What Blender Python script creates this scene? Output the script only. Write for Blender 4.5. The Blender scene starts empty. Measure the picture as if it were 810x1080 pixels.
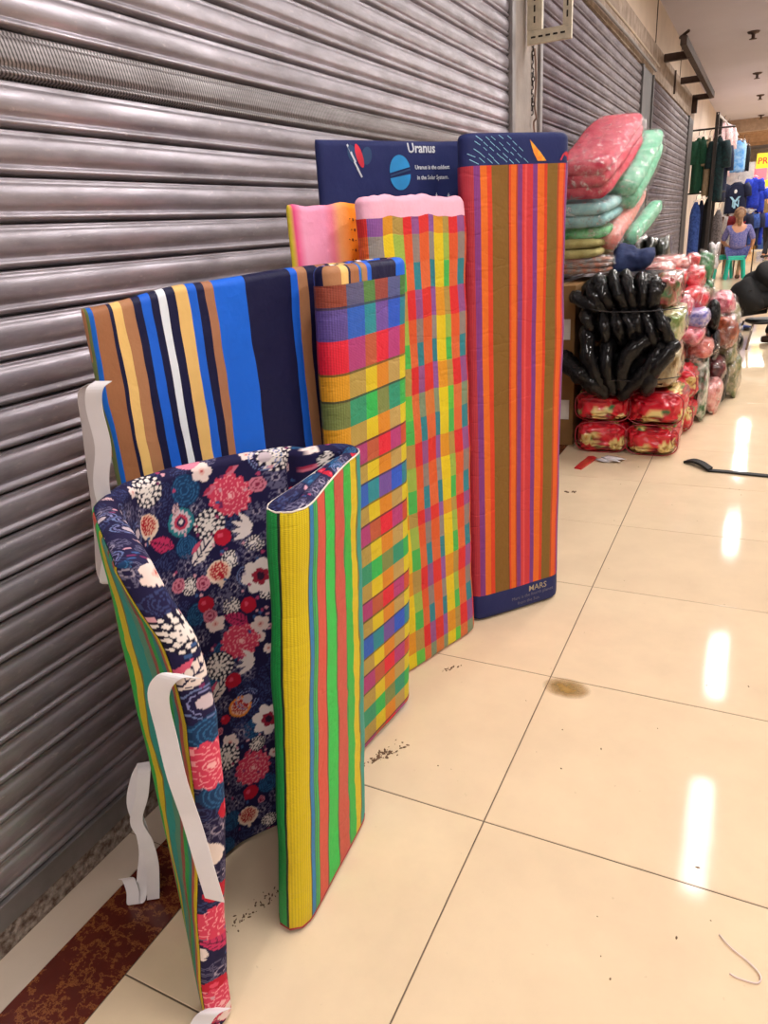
import bpy, bmesh, math, random
import numpy as np
from mathutils import Matrix, Vector, Euler

SC = bpy.context.scene
COL = SC.collection
random.seed(7)
RNG = np.random.default_rng(11)

# ------------------------------------------------------------------ camera
cd = bpy.data.cameras.new('camera')
cam = bpy.data.objects.new('camera', cd)
COL.objects.link(cam)
cd.sensor_fit = 'VERTICAL'
cd.sensor_height = 36.0
cd.sensor_width = 27.0
cd.lens = 25.3539
cd.clip_start = 0.02
cd.clip_end = 200
cam.matrix_world = Matrix(((0.8953335, -0.1068716, 0.4323846, 1.1534596), (0.4407969, 0.3517689, -0.8258067, 0.0), (-0.0638442, 0.9299662, 0.3620591, 1.241465), (0, 0, 0, 1)))
SC.camera = cam

# ------------------------------------------------------------------ world, exposure
SC.view_settings.view_transform = 'Standard'
SC.view_settings.look = 'None'
SC.view_settings.gamma = 1
SC.view_settings.use_curve_mapping = False
SC.view_settings.exposure = 0.0
wd = bpy.data.worlds.new('world')
SC.world = wd
wd.use_nodes = True
wd.node_tree.nodes['Background'].inputs['Color'].default_value = (0.8, 0.85, 1.0, 1)
wd.node_tree.nodes['Background'].inputs['Strength'].default_value = 0.3

LAMP_POWER = 48
LAMP_Y = [-2.2, 1.0, 4.7, 7.1, 10.7, 14.2, 16.6, 19.5]
def area(name, loc, sx, sy, power, color=(1, .96, .93), rot=(0, 0, 0)):
    d = bpy.data.lights.new(name, 'AREA')
    d.shape = 'RECTANGLE'
    d.size = sx
    d.size_y = sy
    d.energy = power
    d.color = color
    o = bpy.data.objects.new(name, d)
    o.location = loc
    o.rotation_euler = rot
    COL.objects.link(o)
    return o
for ly in LAMP_Y:
    area('tube_light', (1.18, ly, 3.13), .16, 1.15, LAMP_POWER * (2 if ly > 15 else 1))
    area('tube_light', (2.75, ly, 3.13), .16, 1.15, LAMP_POWER * 1.55)  # added row out of view on the right, takes most of the power
for ly in (23.5, 27):
    area('shop_light', (1.5, ly, 3.0), 2.4, 1.5, 110, (1, .97, .92))

# ------------------------------------------------------------------ helpers
def lin(c):
    c = np.asarray(c, float)
    return np.where(c <= .04045, c / 12.92, ((c + .055) / 1.055) ** 2.4)
def rgb(h):
    v = [int(h[i:i + 2], 16) / 255 for i in (0, 2, 4)]
    return tuple(float(x) for x in lin(v)) + (1.0,)

def tag(o, label=None, cat=None, group=None, kind=None):
    if label: o['label'] = label
    if cat: o['category'] = cat
    if group: o['group'] = group
    if kind: o['kind'] = kind
    return o
def empty(name, label, cat, loc=(0, 0, 0), rz=0, group=None):
    o = bpy.data.objects.new(name, None)
    o.empty_display_size = .05
    o.location = loc
    o.rotation_euler = (0, 0, rz)
    COL.objects.link(o)
    return tag(o, label, cat, group)
def link(name, me, m=None, parent=None, smooth=True, loc=None, label=None):
    o = bpy.data.objects.new(name, me)
    COL.objects.link(o)
    if m is not None and len(me.materials) == 0: me.materials.append(m)
    if parent is not None: o.parent = parent
    if loc is not None: o.location = loc
    if smooth and len(me.polygons):
        me.polygons.foreach_set('use_smooth', [True] * len(me.polygons))
    if label: o['label'] = label
    return o
def mesh(name, v, f):
    me = bpy.data.meshes.new(name)
    me.from_pydata([tuple(p) for p in v], [], [tuple(q) for q in f])
    me.update()
    return me
def bm_mesh(name, bm):
    me = bpy.data.meshes.new(name)
    bm.to_mesh(me)
    bm.free()
    return me
def add_box(bm, x0, x1, y0, y1, z0, z1, bev=0):
    r = bmesh.ops.create_cube(bm, size=1)
    vs = r['verts']
    for v in vs:
        v.co = Vector(((x0 + x1) / 2 + v.co.x * (x1 - x0), (y0 + y1) / 2 + v.co.y * (y1 - y0), (z0 + z1) / 2 + v.co.z * (z1 - z0)))
    if bev:
        es = set()
        for v in vs: es.update(v.link_edges)
        bmesh.ops.bevel(bm, geom=list(es), offset=bev, segments=2, affect='EDGES', profile=.6)
def box(name, x0, x1, y0, y1, z0, z1, m, parent=None, bev=0, label=None):
    bm = bmesh.new()
    add_box(bm, x0, x1, y0, y1, z0, z1, bev)
    return link(name, bm_mesh(name, bm), m, parent, smooth=False, label=label)
def tube_geo(pts, rad, n=8, cap=True, squash=1.0):
    pts = [np.array(p, float) for p in pts]
    rads = rad if hasattr(rad, '__len__') else [rad] * len(pts)
    V = []; F = []
    up = np.array([0, 0, 1.])
    prev = None
    for i, p in enumerate(pts):
        a = pts[max(i - 1, 0)]; b = pts[min(i + 1, len(pts) - 1)]
        t = b - a; t /= (np.linalg.norm(t) + 1e-9)
        if prev is None:
            ref = up if abs(t[2]) < .9 else np.array([1., 0, 0])
            u = np.cross(t, ref)
        else:
            u = prev - t * (prev @ t)
        u /= (np.linalg.norm(u) + 1e-9)
        prev = u
        w = np.cross(t, u)
        for k in range(n):
            an = 2 * math.pi * k / n
            V.append(p + rads[i] * (u * math.cos(an) + w * math.sin(an) * squash))
    for i in range(len(pts) - 1):
        for k in range(n):
            k2 = (k + 1) % n
            F.append((i * n + k, i * n + k2, (i + 1) * n + k2, (i + 1) * n + k))
    if cap:
        F.append(tuple(range(n))[::-1])
        F.append(tuple((len(pts) - 1) * n + k for k in range(n)))
    return V, F
def tube(name, pts, rad, m, parent=None, n=8, label=None, squash=1.0):
    V, F = tube_geo(pts, rad, n, True, squash)
    return link(name, mesh(name, V, F), m, parent, label=label)
def merge(geos):
    V = []; F = []
    for v, f in geos:
        k = len(V)
        V += list(v); F += [tuple(i + k for i in q) for q in f]
    return V, F

# ------------------------------------------------------------------ materials
def newmat(name):
    m = bpy.data.materials.new(name)
    m.use_nodes = True
    nt = m.node_tree
    b = nt.nodes['Principled BSDF']
    return m, nt, b
def N(nt, t, **kw):
    n = nt.nodes.new(t)
    for k, v in kw.items(): setattr(n, k, v)
    return n
def setin(nt, sock, v):
    if isinstance(v, bpy.types.NodeSocket): nt.links.new(v, sock)
    else: sock.default_value = v
def mth(nt, op, a, b=None, c=None):
    n = N(nt, 'ShaderNodeMath', operation=op)
    setin(nt, n.inputs[0], a)
    if b is not None: setin(nt, n.inputs[1], b)
    if c is not None: setin(nt, n.inputs[2], c)
    return n.outputs[0]
def mixc(nt, fac, a, b, mode='MIX'):
    n = N(nt, 'ShaderNodeMix', data_type='RGBA', blend_type=mode)
    setin(nt, n.inputs[0], fac); setin(nt, n.inputs[6], a); setin(nt, n.inputs[7], b)
    return n.outputs[2]
def noise(nt, vec, scale, detail=4, rough=.55):
    n = N(nt, 'ShaderNodeTexNoise')
    if vec is not None: nt.links.new(vec, n.inputs['Vector'])
    n.inputs['Scale'].default_value = scale
    n.inputs['Detail'].default_value = detail
    n.inputs['Roughness'].default_value = rough
    return n.outputs[0]
def ramp(nt, fac, stops, mode='CONSTANT'):
    n = N(nt, 'ShaderNodeValToRGB')
    cr = n.color_ramp
    cr.interpolation = mode
    while len(cr.elements) > 1: cr.elements.remove(cr.elements[-1])
    cr.elements[0].position = stops[0][0]; cr.elements[0].color = stops[0][1]
    for p, c in stops[1:]:
        e = cr.elements.new(p); e.color = c
    setin(nt, n.inputs[0], fac)
    return n.outputs[0]
def bands(nt, coord, items, total=None):
    """items: list of (end position in metres, hex colour)"""
    tot = total or items[-1][0]
    fac = mth(nt, 'FRACT', mth(nt, 'DIVIDE', coord, tot))
    st = []; p = 0
    for e, c in items:
        st.append((p / tot, c if isinstance(c, tuple) else rgb(c))); p = e
    if len(st) <= 30: return ramp(nt, fac, st)
    out = ramp(nt, fac, st[:30])
    for k in range(30, len(st), 30):
        out = mixc(nt, mth(nt, 'GREATER_THAN', fac, st[k][0]), out, ramp(nt, fac, st[k:k + 30]))
    return out
def bump(nt, b, h, strength=.3, dist=.002):
    n = N(nt, 'ShaderNodeBump')
    n.inputs['Strength'].default_value = strength
    n.inputs['Distance'].default_value = dist
    nt.links.new(h, n.inputs['Height'])
    nt.links.new(n.outputs[0], b.inputs['Normal'])
def simple(name, hexc, rough=.6, metal=0, var=.12, nscale=12, bmp=0, bscale=60, coat=0, bdist=.002, hex2=None, coatr=.15):
    m, nt, b = newmat(name)
    co = N(nt, 'ShaderNodeTexCoord').outputs['Object']
    c = rgb(hexc)
    c2 = rgb(hex2) if hex2 else tuple(max(0, x * (1 - var * 2)) for x in c[:3]) + (1,)
    f = ramp(nt, noise(nt, co, nscale), [(.35, (0, 0, 0, 1)), (.65, (1, 1, 1, 1))], 'LINEAR')
    nt.links.new(mixc(nt, f, c, c2), b.inputs['Base Color'])
    b.inputs['Roughness'].default_value = rough
    b.inputs['Metallic'].default_value = metal
    b.inputs['Coat Weight'].default_value = coat
    b.inputs['Coat Roughness'].default_value = coatr
    if bmp: bump(nt, b, noise(nt, co, bscale, 6), bmp, bdist)
    return m

def uvxy(nt):
    s = N(nt, 'ShaderNodeSeparateXYZ')
    nt.links.new(N(nt, 'ShaderNodeUVMap').outputs[0], s.inputs[0])
    return s.outputs[0], s.outputs[1]
def weave(nt, u, v, pitch=.0032):
    k = 2 * math.pi / pitch
    a = mth(nt, 'SINE', mth(nt, 'MULTIPLY', mth(nt, 'ADD', u, v), k))
    b2 = mth(nt, 'SINE', mth(nt, 'MULTIPLY', mth(nt, 'SUBTRACT', u, v), k))
    return mth(nt, 'MULTIPLY_ADD', mth(nt, 'MULTIPLY', a, b2), .5, .5)
def finish_woven(m, nt, b, col, u, v, wob=None, dark=.38, pitch=.0058):
    w = weave(nt, u, v, pitch)
    col = mixc(nt, mth(nt, 'MULTIPLY', mth(nt, 'SUBTRACT', 1.0, w), dark), col, (.01, .008, .012, 1), 'MIX')
    co = N(nt, 'ShaderNodeTexCoord').outputs['Object']
    crease = noise(nt, co, 9, 6, .6)
    nt.links.new(col, b.inputs['Base Color'])
    b.inputs['Roughness'].default_value = .62
    b.inputs['Specular IOR Level'].default_value = .35
    b.inputs['Coat Weight'].default_value = .12
    b.inputs['Coat Roughness'].default_value = .35
    cb = N(nt, 'ShaderNodeCombineXYZ'); setin(nt, cb.inputs[0], mth(nt, 'MULTIPLY', u, 3.0)); setin(nt, cb.inputs[1], mth(nt, 'MULTIPLY', v, 9.0))
    fold = mth(nt, 'ABSOLUTE', mth(nt, 'SUBTRACT', noise(nt, cb.outputs[0], 1.3, 3, .5), .5))
    fold = mth(nt, 'MULTIPLY', mth(nt, 'MINIMUM', fold, .03), .06)
    h = mth(nt, 'ADD', fold, mth(nt, 'MULTIPLY_ADD', w, .0012, mth(nt, 'MULTIPLY', crease, .018)))
    bump(nt, b, h, .6, 1.0)
def woven_stripes(name, items, wobble=.0):
    m, nt, b = newmat(name)
    u, v = uvxy(nt)
    uu = u
    if wobble:
        co = N(nt, 'ShaderNodeCombineXYZ')
        setin(nt, co.inputs[0], mth(nt, 'MULTIPLY', v, 3.2)); setin(nt, co.inputs[1], mth(nt, 'MULTIPLY', u, 7.0))
        w_ = mth(nt, 'MULTIPLY', mth(nt, 'SUBTRACT', noise(nt, co.outputs[0], 4.0, 2), .5), mth(nt, 'MINIMUM', mth(nt, 'MAXIMUM', mth(nt, 'MULTIPLY', mth(nt, 'SUBTRACT', mth(nt, 'ABSOLUTE', u), .08), 9.0), .10), 1.0))
        uu = mth(nt, 'MULTIPLY_ADD', w_, wobble, u)
    uu = mth(nt, 'ADD', uu, 5 * items[-1][0])
    col = bands(nt, uu, items)
    finish_woven(m, nt, b, col, u, v)
    return m
def woven_plaid(name, rows, kinds, vtop, rule=None):
    """rows: list of (end distance below vtop, kind); kinds: kind -> column bands"""
    m, nt, b = newmat(name)
    u, v = uvxy(nt)
    d = mth(nt, 'SUBTRACT', vtop, v)
    uu = mth(nt, 'ADD', u, 10.0 * 1.0)
    names = sorted(kinds)
    tot = rows[-1][0]
    col = None
    for kname in names:
        cols = kinds[kname]
        c = bands(nt, mth(nt, 'ADD', u, 5 * cols[-1][0]), cols)
        if col is None: col = c
        else:
            mask = bands(nt, mth(nt, 'ADD', d, tot), [(e, (1, 1, 1, 1) if k == kname else (0, 0, 0, 1)) for e, k in rows])
            col = mixc(nt, mask, col, c)
    if rule:
        items = []; p = 0
        for e, k in rows:
            items += [(p + .0035, (1, 1, 1, 1)), (e, (0, 0, 0, 1))]; p = e
        lm = bands(nt, mth(nt, 'ADD', d, tot), items)
        col = mixc(nt, mth(nt, 'MULTIPLY', lm, .75), col, rgb(rule))
    finish_woven(m, nt, b, col, u, v)
    return m
def cloth_mat(name, col_fn, rough=.8, crease=.008, sheen=.0):
    m, nt, b = newmat(name)
    u, v = uvxy(nt)
    col = col_fn(nt, u, v)
    nt.links.new(col, b.inputs['Base Color'])
    b.inputs['Roughness'].default_value = rough
    b.inputs['Specular IOR Level'].default_value = .25
    co = N(nt, 'ShaderNodeTexCoord').outputs['Object']
    h = mth(nt, 'MULTIPLY_ADD', noise(nt, co, 900, 2), .0004, mth(nt, 'MULTIPLY', noise(nt, co, 14, 5), crease))
    bump(nt, b, h, .5, 1.0)
    return m

# ------------------------------------------------------------------ pads (mattresses stood on edge)
def dense(pts, smooth=6, step=.004):
    P = np.array(pts, float)
    seg = np.linalg.norm(np.diff(P, axis=0), axis=1)
    s = np.concatenate([[0], np.cumsum(seg)])
    n = int(s[-1] / step) + 1
    t = np.linspace(0, s[-1], n)
    Q = np.stack([np.interp(t, s, P[:, 0]), np.interp(t, s, P[:, 1])], 1)
    for _ in range(smooth):
        Q[1:-1] = .25 * Q[:-2] + .5 * Q[1:-1] + .25 * Q[2:]
    seg = np.linalg.norm(np.diff(Q, axis=0), axis=1)
    s = np.concatenate([[0], np.cumsum(seg)])
    return Q, s
def roll_path(E, A, B, t, gap=1.04, smooth=14):
    A = np.array(A, float); B = np.array(B, float)
    d = (B - A) / np.linalg.norm(B - A); n = np.array([d[1], -d[0]])
    t = t * gap
    pts = [np.array(e, float) for e in E]
    cB = B - d * 1.5 * t - n * 1.5 * t
    for k in range(13):
        an = math.pi * k / 12
        pts.append(cB + t * (-n * math.cos(an) + d * math.sin(an)))
    cA = A + d * 1.0 * t - n * 1.0 * t
    iA = len(pts) + 5
    for k in range(11):
        an = math.pi * k / 10
        pts.append(cA + .5 * t * (n * math.cos(an) - d * math.sin(an)))
    pts.append(B - d * (1.5 * t + .035) - n * 1.5 * t)
    Q, s = dense(pts, smooth)
    q = (Q - A) @ d
    q = np.where((np.abs((Q - A) @ n) < 2.2 * t) & (s > s[-1] * .4), q, 99)
    k = int(np.argmin(q))
    return Q, s, s[k]
def seg_positions(L, r, step):
    e = [0, .06 * r, .2 * r, .42 * r, .7 * r, r]
    mid = list(np.linspace(r, L - r, max(2, int((L - 2 * r) / step) + 1)))[1:-1]
    return np.array(e + mid + [L - x for x in e[::-1]])
def pad_sheets(root, Q, s, sA, z0, z1, t, fabric_mat, woven_mat, mt=.02, mb=.02, me_=.02, us=.012, vs=.03,
               bow=None, dense_fabric=None, wr=.0022, seed=0, names=('fabric_cover', 'woven_face'), vcol=None, lean=None, ztop=None, tvar=None):
    L = s[-1]; r = t / 2
    U = seg_positions(L, r, us)
    U = np.unique(np.round(np.concatenate([U, [me_, L - me_]]), 5))
    Vv = seg_positions(z1 - z0, r, vs)
    Vv = np.unique(np.round(np.concatenate([Vv, [mb, z1 - z0 - mt]]), 5))
    if dense_fabric:
        arc = r * (1 - np.cos(np.linspace(0, math.pi / 2, 22)))
        Hh = z1 - z0
        Uf = np.unique(np.round(np.concatenate([arc, np.arange(r, dense_fabric[0], dense_fabric[1]), np.arange(dense_fabric[0], L - r, .005), L - arc]), 6))
        Vf = np.unique(np.round(np.concatenate([arc, np.arange(r, Hh - r, dense_fabric[2]), Hh - arc]), 6))
    else: Uf, Vf = U, Vv
    rg = np.random.default_rng(seed)
    ph = rg.uniform(0, 6.28, (10, 2)); fr = rg.uniform(5, 34, (10, 2)); am = rg.uniform(.3, 1, 10) / np.sqrt(fr[:, 0])
    def wrinkle(u, z):
        w = 0
        for (p1, p2), (f1, f2), a in zip(ph, fr, am): w = w + a * np.sin(u * f1 * 1.3 + p1 + 1.5 * np.sin(z * f2 * .35)) * np.sin(z * f2 * .7 + p2)
        return w * wr * 2
    def grid(Ua, Va, side, lift=0):
        uu, vv = np.meshgrid(Ua, Va, indexing='ij')
        x = np.interp(Ua, s, Q[:, 0]); y = np.interp(Ua, s, Q[:, 1])
        e = .003
        tx = np.interp(Ua + e, s, Q[:, 0]) - np.interp(Ua - e, s, Q[:, 0])
        ty = np.interp(Ua + e, s, Q[:, 1]) - np.interp(Ua - e, s, Q[:, 1])
        ln = np.hypot(tx, ty); tx /= ln; ty /= ln
        nx, ny = -ty, tx          # left of travel
        du = np.minimum(uu, L - uu); H = z1 - z0; dv = np.minimum(vv, H - vv)
        pu = np.sqrt(np.clip(1 - (1 - np.clip(du / r, 0, 1)) ** 2, 0, 1)); pv = np.sqrt(np.clip(1 - (1 - np.clip(dv / r, 0, 1)) ** 2, 0, 1))
        prof = pu * pv
        off = side * (r * prof * (tvar(uu) if tvar is not None else 1.0) + lift)
        w = wrinkle(uu, vv) * prof
        X = x[:, None] + nx[:, None] * (off + w); Y = y[:, None] + ny[:, None] * (off + w); Z = z0 + vv
        if ztop is not None: Z = z0 + vv * (1 + (ztop(uu) / H))
        if bow is not None:
            bx, by = bow(uu, vv, L); X = X + bx; Y = Y + by
        if lean is not None:
            X = X + lean[0] * vv; Y = Y + lean[1] * vv
        return X, Y, Z, uu, vv
    def to_mesh(name, g, keep=None, flip=False, uvf=None):
        X, Y, Z, uu, vv = g
        nu, nv = X.shape
        V = np.stack([X, Y, Z], -1).reshape(-1, 3)
        i, j = np.meshgrid(np.arange(nu - 1), np.arange(nv - 1), indexing='ij')
        a = i * nv + j
        F = np.stack([a, a + nv, a + nv + 1, a + 1], -1)
        if flip: F = F[..., ::-1]
        F = F[keep] if keep is not None else F.reshape(-1, 4)
        return V, F.reshape(-1, 4), uu.reshape(-1), vv.reshape(-1)
    # fabric: right-hand side, whole; plus the left-hand side's border
    V1, F1, u1, v1 = to_mesh('f', grid(Uf, Vf, -1), flip=False)
    g2 = grid(U, Vv, 1)
    cu = (U[:-1] + U[1:]) / 2; cv = (Vv[:-1] + Vv[1:]) / 2
    inner = ((cu > me_) & (cu < L - me_))[:, None] & ((cv > mb) & (cv < z1 - z0 - mt))[None, :]
    V2, F2, u2, v2 = to_mesh('g', g2, keep=~inner, flip=True)
    if vcol is not None:
        # finer border so that the print is sharp there
        Hh = z1 - z0
        arc = r * (1 - np.cos(np.linspace(0, math.pi / 2, 22)))
        Ub = np.unique(np.round(np.concatenate([arc[arc < me_], np.arange(me_, L - me_, .0024), [L - me_], L - arc[arc < me_]]), 6))
        Vb = np.unique(np.round(np.concatenate([arc[arc < mb], np.arange(mb, Hh - mt, .0019), [Hh - mt], Hh - arc[arc < mt]]), 6))
        g2b = grid(Ub, Vb, 1)
        cub = (Ub[:-1] + Ub[1:]) / 2; cvb = (Vb[:-1] + Vb[1:]) / 2
        inb = ((cub > me_) & (cub < L - me_))[:, None] & ((cvb > mb) & (cvb < z1 - z0 - mt))[None, :]
        V2, F2, u2, v2 = to_mesh('g', g2b, keep=~inb, flip=True)
        used = np.unique(F2); remap = -np.ones(len(V2), int); remap[used] = np.arange(len(used))
        V2 = V2[used]; u2 = u2[used]; v2 = v2[used]; F2 = remap[F2]
    V = np.concatenate([V1, V2]); F = np.concatenate([F1, F2 + len(V1)])
    uu = np.concatenate([u1, u2]); vv = np.concatenate([v1, v2])
    me = bpy.data.meshes.new(names[0])
    me.from_pydata(V.tolist(), [], F.tolist())
    uvl = me.uv_layers.new(name='uv')
    vi = np.zeros(len(me.loops), int); me.loops.foreach_get('vertex_index', vi)
    uvl.data.foreach_set('uv', np.stack([uu[vi], vv[vi]], -1).astype(np.float32).reshape(-1))
    if vcol is not None:
        H = z1 - z0
        def phys(x, X, rr):
            lo = rr - rr * np.arcsin(np.clip(1 - x / rr, 0, 1)); hi = X - (rr - rr * np.arcsin(np.clip(1 - (X - x) / rr, 0, 1)))
            return np.where(x < rr, lo, np.where(x > X - rr, hi, x))
        re = r * (float(tvar(np.array([0.0]))[0]) if tvar is not None else 1.0)
        uc = phys(uu, L, r); vc = phys(vv, H, r)
        e0 = r - r * math.pi / 2
        n1 = len(u1)
        uc[n1:] = np.where(u2 < me_ + 1e-5, 2 * e0 - uc[n1:], uc[n1:])
        vc[n1:] = np.where(v2 > H - mt - 1e-5, 2 * (H - e0) - vc[n1:], vc[n1:])
        vc[n1:] = np.where(v2 < mb + 1e-5, 2 * e0 - vc[n1:], vc[n1:])
        uc = uc + .02
        vc = np.abs(vc)
        c = vcol(uc, vc)
        ca = me.color_attributes.new(name='print', type='FLOAT_COLOR', domain='POINT')
        ca.data.foreach_set('color', np.concatenate([c, np.ones((len(c), 1))], 1).astype(np.float32).reshape(-1))
    link(names[0], me, fabric_mat, root)
    X, Y, Z, u3, v3 = grid(U, Vv, 1, .0009)
    V3, F3, u3, v3 = to_mesh('w', (X, Y, Z, u3, v3), keep=inner, flip=True)
    me2 = bpy.data.meshes.new(names[1])
    used = np.unique(F3); remap = -np.ones(len(V3), int); remap[used] = np.arange(len(used))
    V3 = V3[used]; u3 = u3[used]; v3 = v3[used]; F3 = remap[F3]
    me2.from_pydata(V3.tolist(), [], F3.tolist())
    uvl = me2.uv_layers.new(name='uv')
    vi = np.zeros(len(me2.loops), int); me2.loops.foreach_get('vertex_index', vi)
    uvl.data.foreach_set('uv', np.stack([sA - u3[vi], v3[vi]], -1).astype(np.float32).reshape(-1))
    link(names[1], me2, woven_mat, root)
    def at(u, v, side, lift):   # a point on the finished surface
        X, Y, Z, _, _ = grid(np.array([u]), np.array([v]), side, lift)
        return (float(X[0, 0]), float(Y[0, 0]), float(Z[0, 0]))
    return at
def ribbon(name, pts, wdirs, width, m, parent=None, th=.0012, label=None):
    P = [np.array(p, float) for p in pts]; V = []; F = []
    n = len(P)
    for i, p in enumerate(P):
        w = np.array(wdirs[i] if isinstance(wdirs[0], (tuple, list, np.ndarray)) else wdirs, float)
        w /= np.linalg.norm(w)
        tt = P[min(i + 1, n - 1)] - P[max(i - 1, 0)]; tt /= np.linalg.norm(tt) + 1e-9
        nn = np.cross(tt, w); nn /= np.linalg.norm(nn) + 1e-9
        for a, b in ((-1, -1), (1, -1), (1, 1), (-1, 1)):
            V.append(p + w * a * width / 2 + nn * b * th / 2)
    for i in range(n - 1):
        for k in range(4):
            k2 = (k + 1) % 4
            F.append((4 * i + k, 4 * i + k2, 4 * i + 4 + k2, 4 * i + 4 + k))
    F.append((3, 2, 1, 0)); F.append(tuple(4 * (n - 1) + k for k in range(4)))
    return link(name, mesh(name, V, F), m, parent, smooth=False, label=label)
def catmull(pts, sub=6):
    P = [np.array(p, float) for p in pts]
    P = [2 * P[0] - P[1]] + P + [2 * P[-1] - P[-2]]
    out = []
    for i in range(1, len(P) - 2):
        for k in range(sub):
            t = k / sub
            a, b, c, d = P[i - 1], P[i], P[i + 1], P[i + 2]
            out.append(.5 * ((2 * b) + (c - a) * t + (2 * a - 5 * b + 4 * c - d) * t * t + (3 * b - a - 3 * c + d) * t ** 3))
    out.append(P[-2])
    return out


# ------------------------------------------------------------------ floral print, drawn into vertex colours
class Print:
    def __init__(self, w, h, bg, res=.00125):
        self.res = res; self.W = int(w / res); self.H = int(h / res)
        self.a = np.zeros((self.W, self.H, 3), np.float32)
        self.a[:] = lin(np.array([int(bg[i:i + 2], 16) / 255 for i in (0, 2, 4)]))
    def win(self, x, y, r):
        x0 = max(0, int((x - r) / self.res)); x1 = min(self.W, int((x + r) / self.res) + 2)
        y0 = max(0, int((y - r) / self.res)); y1 = min(self.H, int((y + r) / self.res) + 2)
        if x1 <= x0 or y1 <= y0: return None
        i, j = np.meshgrid((np.arange(x0, x1) + .5) * self.res - x, (np.arange(y0, y1) + .5) * self.res - y, indexing='ij')
        return (slice(x0, x1), slice(y0, y1)), i, j
    def put(self, sl, mask, col):
        c = lin(np.array([int(col[i:i + 2], 16) / 255 for i in (0, 2, 4)]))
        v = self.a[sl]; v[mask] = c
    def disc(self, x, y, r, col, sx=1., rot=0.):
        w = self.win(x, y, r * max(1, sx))
        if w is None: return
        sl, i, j = w
        c, s = math.cos(rot), math.sin(rot)
        a = (i * c + j * s) / sx; b = -i * s + j * c
        self.put(sl, a * a + b * b < r * r, col)
    def ring(self, x, y, r, th, col, lobes=0, amp=0, ph=0):
        w = self.win(x, y, r * (1 + amp) + th)
        if w is None: return
        sl, i, j = w
        d = np.hypot(i, j); an = np.arctan2(j, i)
        rr = r * (1 + amp * np.abs(np.sin(an * lobes / 2 + ph)) - amp * .5)
        self.put(sl, np.abs(d - rr) < th, col)
    def lobed(self, x, y, r, col, lobes, amp=.2, ph=0):
        w = self.win(x, y, r * (1 + amp))
        if w is None: return
        sl, i, j = w
        d = np.hypot(i, j); an = np.arctan2(j, i)
        self.put(sl, d < r * (1 - amp + amp * 1.4 * np.abs(np.sin(an * lobes / 2 + ph))), col)
    def leaf(self, x, y, ln, col, rot=0., vein=None, half=None, fat=.42):
        w = self.win(x, y, ln * .6)
        if w is None: return
        sl, i, j = w
        c, s = math.cos(rot), math.sin(rot)
        a = (i * c + j * s) / (ln / 2); b = (-i * s + j * c) / (ln / 2)
        hw = fat * np.clip(1 - a * a, 0, 1) * (1 - .25 * a)
        m = (np.abs(b) < hw) & (np.abs(a) < 1)
        self.put(sl, m, col)
        if half: self.put(sl, m & (b > 0) & (a < .3), half)
        if vein:
            self.put(sl, m & (np.abs(b) < .035), vein)
            self.put(sl, m & (np.abs(((a - np.abs(b) * .8) * 3.2) % 1.0 - .5) < .09), vein)
    def sample(self, u, v):
        i = np.clip((u / self.res).astype(int), 0, self.W - 1); j = np.clip((v / self.res).astype(int), 0, self.H - 1)
        return self.a[i, j]
NAVY = '1c1741'
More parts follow.
